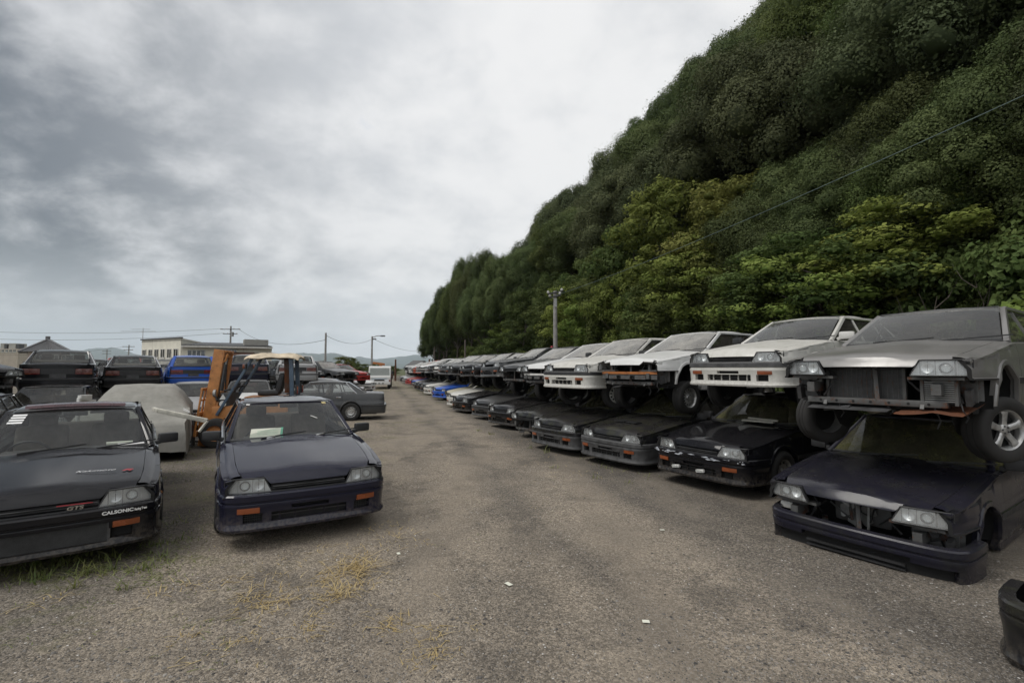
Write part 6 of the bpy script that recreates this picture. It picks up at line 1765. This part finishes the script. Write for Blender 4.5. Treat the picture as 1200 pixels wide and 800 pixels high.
def wire(label, a, b, sag, r=.012, mat='cable_dark', cat='cable', mid=None):
    pts = [a.lerp(b, k / 24) - Vector((0, 0, sag * 4 * (k / 24) * (1 - k / 24))) for k in range(25)]
    mb = MB(); mb.tube(pts, r, mat, 6); return tag(obj('overhead_cable', mb.mesh('overhead_cable')), label, cat)
M['cable_dark'] = m_simple('cable_dark', (.02, .02, .02), .6); M['cable_green'] = m_simple('cable_green', (.09, .13, .12), .5, var=.1)
def poles():
    s = 10.6 / math.tan(math.atan(51 / F) - ROW); x, y = sl_xy(s, 10.6)
    top, t = pole('grey concrete utility pole in front of the wood behind the stacked row', 651, 341, y, .16)
    h = top.z
    for z, ln, rz in ((.12, 1.0, .25), (.34, .7, -.25)):
        mb = MB(); mb.box((0, 0, 0), (ln, .08, .09), 'grey_plastic'); a = obj('crossarm', mb.mesh('crossarm'), t, (0, -.14, h - z), (0, R(-12), rz))
        for q in (-.45, .45): mb = MB(); mb.lathe([(0, .16), (.06, .14), (.06, .1), (.09, .09), (.09, .04), (.05, 0)], 'white_plastic', 12, 'z', (q * ln, 0, .04)); mb.lathe([(.062, .06), (.062, .09)], 'orange_beam', 12, 'z', (q * ln, 0, .045)); obj('insulator', mb.mesh('insulator'), a)
    mb = MB()
    mb.lathe([(.0, .22), (.10, .2), (.12, .1), (.10, 0), (0, -.02)], 'white_plastic', 14, 'z', (-.24, -.06, h * .42)); mb.lathe([(.0, .42), (.07, .4), (.085, .28), (.07, .22), (0, .2)], 'red_ink', 14, 'z', (-.22, -.06, h * .42)); mb.bar((-.22, -.05, h * .42 + .25), (0, 0, h * .42 + .3), .04, .04, 'grey_plastic')
    obj('warning_lamp', mb.mesh('warning_lamp'), t)
    mb = MB(); mb.box((.0, -.18, h - .75), (.16, .06, .5), 'steel'); obj('plate', mb.mesh('plate'), t)
    q = RU * 3.0 + RV * 10.4; az_z = 6.4
    # the next pole of that line, out of the picture to the right
    end = Vector((q.x, q.y, 0)); t2 = thing('utility_pole', 'grey concrete utility pole on the near side of the wood', 'pole', end); mb = MB(); mb.tube([(0, 0, -.2), (0, 0, 7.4)], [.17, .12], 'concrete', 12); obj('shaft', mb.mesh('shaft'), t2)
    st = top + Vector((.1, -.1, -.25)); rr = ray(1200, 112); k = rr.x / rr.y
    f = (st.x - k * st.y) / ((st.x - k * st.y) - (end.x - k * end.y)); Yc = lerp(st.y, end.y, f); zc = CAM_H + rr.z / rr.y * Yc + .25 * 4 * f * (1 - f)
    e = Vector((end.x, end.y, st.z + (zc - st.z) / f))
    wire('green cable running up to the right from the big pole', top + Vector((.1, -.1, -.25)), e, .25, .0085, 'cable_green')
    a1, _ = pole('utility pole with crossarms rising behind the cream building', 269, 382, 74, .16, arms=((.5, 3.0, 0), (1.2, 2.2, 0)), trans=True)
    a2, _ = pole('plain slender pole left of the truck beside the far trees', 381, 390, 42, .11, 'concrete')
    a3, _ = pole('slender pole with a street lamp above the white truck', 435.5, 394, 52, .12, 'concrete', lamp=True)
    a4, _ = pole('distant utility pole with crossarms left of the cream building', 150, 404, 105, .16, arms=((.4, 2.6, 0), (1.1, 2.0, 0)))
    a5, _ = pole('small distant utility pole between the tiled roof and building', 124.5, 409.5, 130, .15, arms=((.4, 2.4, 0), (1.1, 2.4, 0)))
    a6, _ = pole('thin wooden pole beside the far end of the wood', 509, 406, 84, .11, 'wood_pole')
    a7, _ = pole('thin pole close against the far end of the wood', 520, 412, 88, .12, 'wood_pole')
    a8, _ = pole('rusty iron post left of the small gabled house', 463.5, 421, 70, .16, 'rust_brown', name='iron_post')
    a9, _ = pole('rusty iron post right of the small gabled house', 503, 421, 76, .16, 'rust_brown', name='iron_post')
    aa, _ = pole('bare slender pole standing in front of the wood at mid row', 545, 398, 62, .13, 'wood_pole')
    b6 = atY(504, 430, 84); mb = MB(); mb.tube([Vector((b6.x, 84, .8)), a6 - Vector((0, 0, .3))], .07, 'wood_pole', 8); tag(obj('stay_pole', mb.mesh('stay_pole')), 'leaning stay beside the thin wooden pole at the row end', 'pole')
    lft = atY(-40, 390, 74)
    wire('overhead cable from the building pole to the left edge', a1 + Vector((-1.2, -.1, -.4)), lft + Vector((0, 0, .3)), .5, .022)
    wire('lower overhead cable from the building pole to the left edge', a1 + Vector((-1.0, -.1, -1.1)), atY(-40, 396, 74), .6, .022)
    wire('overhead cable from the building pole to the slender pole', a1 + Vector((1.2, -.1, -.4)), a2 - Vector((0, 0, .6)), 1.2, .018)
    wire('overhead cable between the slender pole and the lamp pole', a2 - Vector((0, 0, .2)), a3 - Vector((0, 0, .3)), .6, .014)
    wire('overhead cable from the lamp pole towards the wood', a3 - Vector((0, 0, .2)), a6 - Vector((0, 0, .3)), .9, .016)
    wire('distant overhead cable at mountain height on the left', a4 - Vector((1, 0, .4)), atY(-40, 414, 120), 1., .025)
poles()
def far_trees():
    for i, (px, top, Y, k, wd) in enumerate(((366, 422, 60, 1, 1.0), (376, 424.5, 62, 3, .8), (352, 426, 58, 1, .8), (401, 419.5, 66, 2, 1.2), (412, 421, 70, 3, .9), (423, 425, 64, 1, 1.1), (440, 427, 75, 3, 1.), (456, 428, 80, 1, 1.2), (330, 424, 70, 3, 1.2))):
        b = atY(px, 432, Y); h = atY(px, top, Y).z
        tree('broadleaf_tree', ('green bush-like tree showing above the grey stacked car', 'small dark green tree beside the plain slender pole', 'low green tree left of the plain slender pole', 'thin brownish tree left of the lamp pole', 'thin dark tree next to the brownish one', 'low green tree just left of the white truck', 'low dark tree right of the white truck', 'low green tree at the yard end beside the row', 'dark green tree beyond the silver stacked sedan')[i], 'tree', b.x, Y, 0, LO[k], LOT[k % 3], (wd * .62, wd * .62, h * .36 / 2.8), h / 6, px, None, h * .62)
far_trees()
def saplings():
    r = random.Random(44)
    for i, (px, l, h) in enumerate(((1042, 14.0, 3.4), (1056, 14.6, 4.0), (1068, 13.8, 3.0), (1092, 14.8, 4.2), (1012, 14.4, 3.6), (1135, 14.2, 3.8), (1165, 15.2, 4.4), (880, 14.2, 3.4))):
        s = l / math.tan(math.atan((px - 600) / F) - ROW); x, y = sl_xy(s, l); mb = MB(); pts = []; ox = oy = 0
        for k in range(9):
            ox += r.gauss(0, .10); oy += r.gauss(0, .08); pts.append((ox, oy, -.2 + h * .66 * k / 8))
        mb.tube(pts, [.024 * (1 - .7 * k / 8) for k in range(9)], 'bark', 7)
        for k in (3, 4, 5, 6, 7):
            a = r.uniform(0, 6.28); b_ = Vector(pts[k]); mb.tube([b_, b_ + Vector((math.cos(a) * .3, math.sin(a) * .3, .3)), b_ + Vector((math.cos(a) * .5, math.sin(a) * .5, .75))], [.016, .011, .005], 'bark', 5)
        t = thing('sapling', 'thin bare crooked sapling against the dark foot of the slope', 'sapling', (x, y, hill_z(s, l)), 0, 'bare saplings at the foot of the slope'); obj('stem', mb.mesh('stem', 60), t)
saplings()

# ------------------------------------------------------------------ weeds, straw, stones
def m_blade(name, c0, c1):
    t = NT(name); a = t.n('ShaderNodeAttribute'); a.attribute_name = 'tint'; col = t.mix(a.outputs['Fac'], c0, c1)
    p = t.n('ShaderNodeBsdfPrincipled'); t.l(col, p.inputs['Base Color']); p.inputs['Roughness'].default_value = .6
    b = t.n('ShaderNodeBsdfTranslucent'); t.l(col, b.inputs[0]); m = t.n('ShaderNodeMixShader'); m.inputs[0].default_value = .3; t.l(p.outputs[0], m.inputs[1]); t.l(b.outputs[0], m.inputs[2]); return t.surf(m.outputs[0])
M['weed'] = m_blade('weed_blades', (.095, .14, .035), (.27, .27, .10)); M['straw'] = m_blade('straw_blades', (.36, .26, .115), (.60, .48, .25))
def tufts(name, label_stuff, mat, spots, seed):
    """spots: (x, y, blades, length, spread, flatness)"""
    r = random.Random(seed); V = []; Fc = []; T = []
    for x, y, n, ln, sp, fl in spots:
        tt = r.random()
        for k in range(n if mat != 'straw' else int(n * .75) + 2):
            a = r.uniform(0, 6.28); bx, by = x + r.gauss(0, sp), y + r.gauss(0, sp); L_ = ln * r.uniform(.35, 1.2); w_ = r.uniform(.0026, .0055) * (1 + ln) * (1.0 if mat == 'straw' else 1)
            d = Vector((math.cos(a), math.sin(a), 0)); sd = Vector((-d.y, d.x, 0)); z0 = gz(bx, by) - .005; out = r.uniform(.15, 1.) * lerp(.5, 1.25, fl); upz = r.uniform(.4, 1.) * lerp(1, .22, fl)
            b = len(V); pts = []
            for e in range(4):
                f = e / 3; c = Vector((bx, by, z0)) + d * (out * L_ * f * (.45 + .55 * f)) + Vector((0, 0, upz * L_ * (f - .38 * f * f * (1 + fl))))
                c.z = max(c.z, z0 + .004); ww = w_ * (1 - f * .85); pts += [tuple(c - sd * ww), tuple(c + sd * ww)]
            V += pts
            for e in range(3): Fc.append((b + 2 * e, b + 2 * e + 1, b + 2 * e + 3, b + 2 * e + 2)); T.append(min(1, max(0, .5 * tt + .5 * r.random())))
    me = D.meshes.new(name); me.from_pydata(V, [], Fc); me.materials.append(M[mat]); a = me.attributes.new('tint', 'FLOAT', 'FACE'); a.data.foreach_set('value', T); me.update()
    return setting(obj(name, me), 'stuff')
def plants():
    r = random.Random(8); S = []
    def g(px, py): p = at(px, py, 0); return p.x, p.y
    # under the coupe's nose
    for k in range(80):
        px = r.uniform(-40, 200); py = lerp(668, 640, (px + 40) / 225) + r.uniform(-4, 26); x, y = g(px, py); S.append((x, y, r.randint(5, 16), r.uniform(.10, .34), .05, r.uniform(.1, .7)))
    for px, py, ln in ((146, 690, .45), (85, 690, .42), (128, 668, .36), (50, 680, .38), (100, 672, .4)): x, y = g(px, py); S.append((x, y, 14, ln, .03, .25))
    # strip between the two front cars, and around their wheels
    for k in range(300):
        px = r.uniform(150, 262); py = r.uniform(500, 690); x, y = g(px, py)
        if r.random() < sstep(265, 175, px) + .12: S.append((x, y, r.randint(3, 12), r.uniform(.04, .16), .07, r.uniform(.2, .9)))
    for k in range(26): px = r.uniform(190, 255); x, y = g(px, r.uniform(515, 560)); S.append((x, y, r.randint(5, 12), r.uniform(.06, .2), .08, .4))
    # foot of the right-hand row
    for k in range(420):
        t = r.random() ** .6; px = lerp(775, 458, t); base = lerp(556, 448, sstep(0, 1, t) * .25 + t * .75)
        x, y = g(px, base + r.uniform(-3, 7) * lerp(1.6, .35, t)); d = math.hypot(x, y)
        if r.random() < .25 + .75 * sstep(12, 30, d): S.append((x, y, r.randint(6, 14), r.uniform(.08, .30) * lerp(.8, 1.5, sstep(15, 50, d)), .12 + d * .004, .35))
    for px, py, ln in ((641, 530, .42), (648, 548, .2), (622, 525, .25), (712, 548, .15), (560, 505, .3), (575, 509, .3), (738, 566, .12), (700, 560, .16)): x, y = g(px, py); S.append((x, y, 16, ln, .05, .2))
    for k in range(120): x, y = g(r.uniform(455, 520), r.uniform(447, 456)); S.append((x, y, 10, r.uniform(.15, .4), .5, .3))
    for k in range(60): x, y = g(r.uniform(425, 470), r.uniform(455, 459)); S.append((x, y, 10, r.uniform(.1, .3), .3, .3))
    # sparse weeds elsewhere on the gravel
    for k in range(90):
        px, py = r.uniform(430, 700), r.uniform(500, 640); x, y = g(px, py); S.append((x, y, r.randint(2, 6), r.uniform(.03, .07), .05, .7))
    for k in range(40): x, y = g(r.uniform(0, 300), r.uniform(680, 780)); S.append((x, y, r.randint(2, 7), r.uniform(.04, .14), .05, .6))
    tufts('grass', '', 'weed', S, 3)
    S = []
    for px, py, n, ln, sp in ((413, 665, 90, .34, .06), (405, 690, 60, .28, .07), (425, 672, 40, .25, .08), (385, 680, 26, .2, .06), (395, 700, 22, .16, .05), (310, 695, 46, .22, .09), (300, 712, 30, .2, .07), (290, 700, 22, .18, .06), (345, 690, 20, .15, .08), (368, 735, 26, .12, .05), (372, 720, 14, .12, .06), (455, 733, 34, .16, .06), (462, 727, 18, .12, .05), (510, 740, 30, .13, .06), (515, 765, 40, .15, .06), (490, 772, 24, .12, .05), (495, 755, 16, .10, .05), (220, 745, 22, .16, .06), (262, 755, 14, .12, .05), (445, 622, 40, .16, .14), (470, 630, 26, .14, .12), (420, 650, 30, .14, .12), (460, 612, 20, .1, .1), (500, 637, 10, .09, .05), (390, 640, 18, .15, .1), (270, 678, 20, .14, .12), (200, 690, 20, .2, .1), (330, 660, 14, .12, .12), (560, 735, 8, .08, .05), (640, 540, 26, .15, .25), (690, 556, 26, .14, .3), (620, 520, 30, .15, .4), (590, 515, 30, .15, .4), (300, 740, 20, .13, .06), (325, 705, 30, .2, .08), (60, 700, 20, .2, .1)):
        x, y = g(px, py); S.append((x, y, n, ln, sp, r.uniform(.45, .85)))
        for e_ in range(3): S.append((x + r.gauss(0, .16), y + r.gauss(0, .16), max(3, n // 6), ln * .7, sp, r.uniform(.6, .95)))
    for k in range(70): x, y = g(r.uniform(180, 520), r.uniform(620, 790)); S.append((x, y, r.randint(1, 4), r.uniform(.05, .14), .05, .97))
    for k in range(60): x, y = g(r.uniform(440, 760), r.uniform(470, 600)); S.append((x, y, r.randint(2, 6), r.uniform(.05, .12), .12, .95))
    tufts('dry_grass', '', 'straw', S, 4)
plants()
def m_stone():
    t = NT('loose_stone'); a = t.n('ShaderNodeAttribute'); a.attribute_name = 'tint'
    col = t.mix(a.outputs['Fac'], (.045, .042, .04), (.27, .25, .225)); return t.surf(t.princ(Base_Color=col, Roughness=.9))
M['stone'] = m_stone(); 
def stones():
    r = random.Random(12); V = []; Fc = []; T = []
    base = [(1, 0, 0), (0, 1, 0), (-1, 0, 0), (0, -1, 0), (0, 0, .8), (.5, .5, .5), (-.5, .45, .55), (-.4, -.6, .5), (.6, -.5, .45)]
    fcs = [(0, 1, 5), (1, 2, 6), (2, 3, 7), (3, 0, 8), (5, 4, 8), (6, 4, 5), (7, 4, 6), (8, 4, 7), (0, 5, 8), (1, 6, 5), (2, 7, 6), (3, 8, 7)]
    n = 0
    while n < 24000:
        px, py = r.uniform(0, 1200), 432 + 368 * r.random() ** .7
        if py < 475: continue
        p = at(px, py, 0); d = math.hypot(p.x, p.y)
        if d > 16: continue
        den = .35 + .65 * noise.noise(Vector((p.x * .5, p.y * .5, 8))) + (.35 if p.x > .7 else 0)
        if r.random() > den: continue
        s = r.uniform(.0025, .0075) * (1 if r.random() < .95 else 2.2); a = r.uniform(0, 6.28); ca, sa = math.cos(a), math.sin(a); ex = r.uniform(.6, 1.2); z0 = gz(p.x, p.y) - s * .15; b = len(V)
        for u, v, w_ in base:
            u += r.uniform(-.2, .2); v += r.uniform(-.2, .2); V.append((p.x + (u * ca - v * ex * sa) * s, p.y + (u * sa + v * ex * ca) * s, z0 + max(0, w_) * s * r.uniform(.6, 1)))
        tt = r.random() ** 1.7 if r.random() < .975 else 2.2
        for f in fcs: Fc.append(tuple(b + q for q in f)); T.append(tt)
        n += 1
    me = D.meshes.new('gravel'); me.from_pydata(V, [], Fc); me.materials.append(M['stone']); a = me.attributes.new('tint', 'FLOAT', 'FACE'); a.data.foreach_set('value', T); me.update()
    setting(obj('gravel', me), 'stuff')
stones()
def litter():
    for px, py, w_, h_, lab in ((596, 685, .07, .04, 'small pale scrap of paper on the gravel in mid aisle'), (467, 649, .05, .03, 'small white scrap on the gravel right of the navy sedan'), (776, 622, .05, .03, 'tiny white chip on the gravel left of the loose bumper car'), (757, 729, .05, .04, 'crumpled white scrap on the gravel near the bottom')):
        p = at(px, py, 0); mb = MB(); mb.grid([[(lerp(-w_, w_, i / 3) * .5, lerp(-h_, h_, j / 3) * .5, .006 + .008 * noise.noise(Vector((i, j, px)))) for j in range(4)] for i in range(4)], 'paper')
        tag(obj('paper_scrap', mb.mesh('paper_scrap', 10), None, (p.x, p.y, gz(p.x, p.y) + .004), (0, 0, px)), lab, 'litter')
litter()
def white_boards():
    # offcuts lying on the hood of the scraped black car
    az = R(-122); base = place(771, 517, .605, az); m4 = car_matrix(base, az)
    mb = MB(); mb.bar((.95, -.02, .955), (.82, .42, .945), .13, .025, 'pale_rail', bev=.004); mb.bar((.86, .02, .985), (.74, .44, .965), .07, .025, 'pale_rail', bev=.004)
    o = tag(obj('board', mb.mesh('board')), 'two pale offcut boards lying on the hood of the scraped black car', 'board'); o.matrix_world = m4
white_boards()
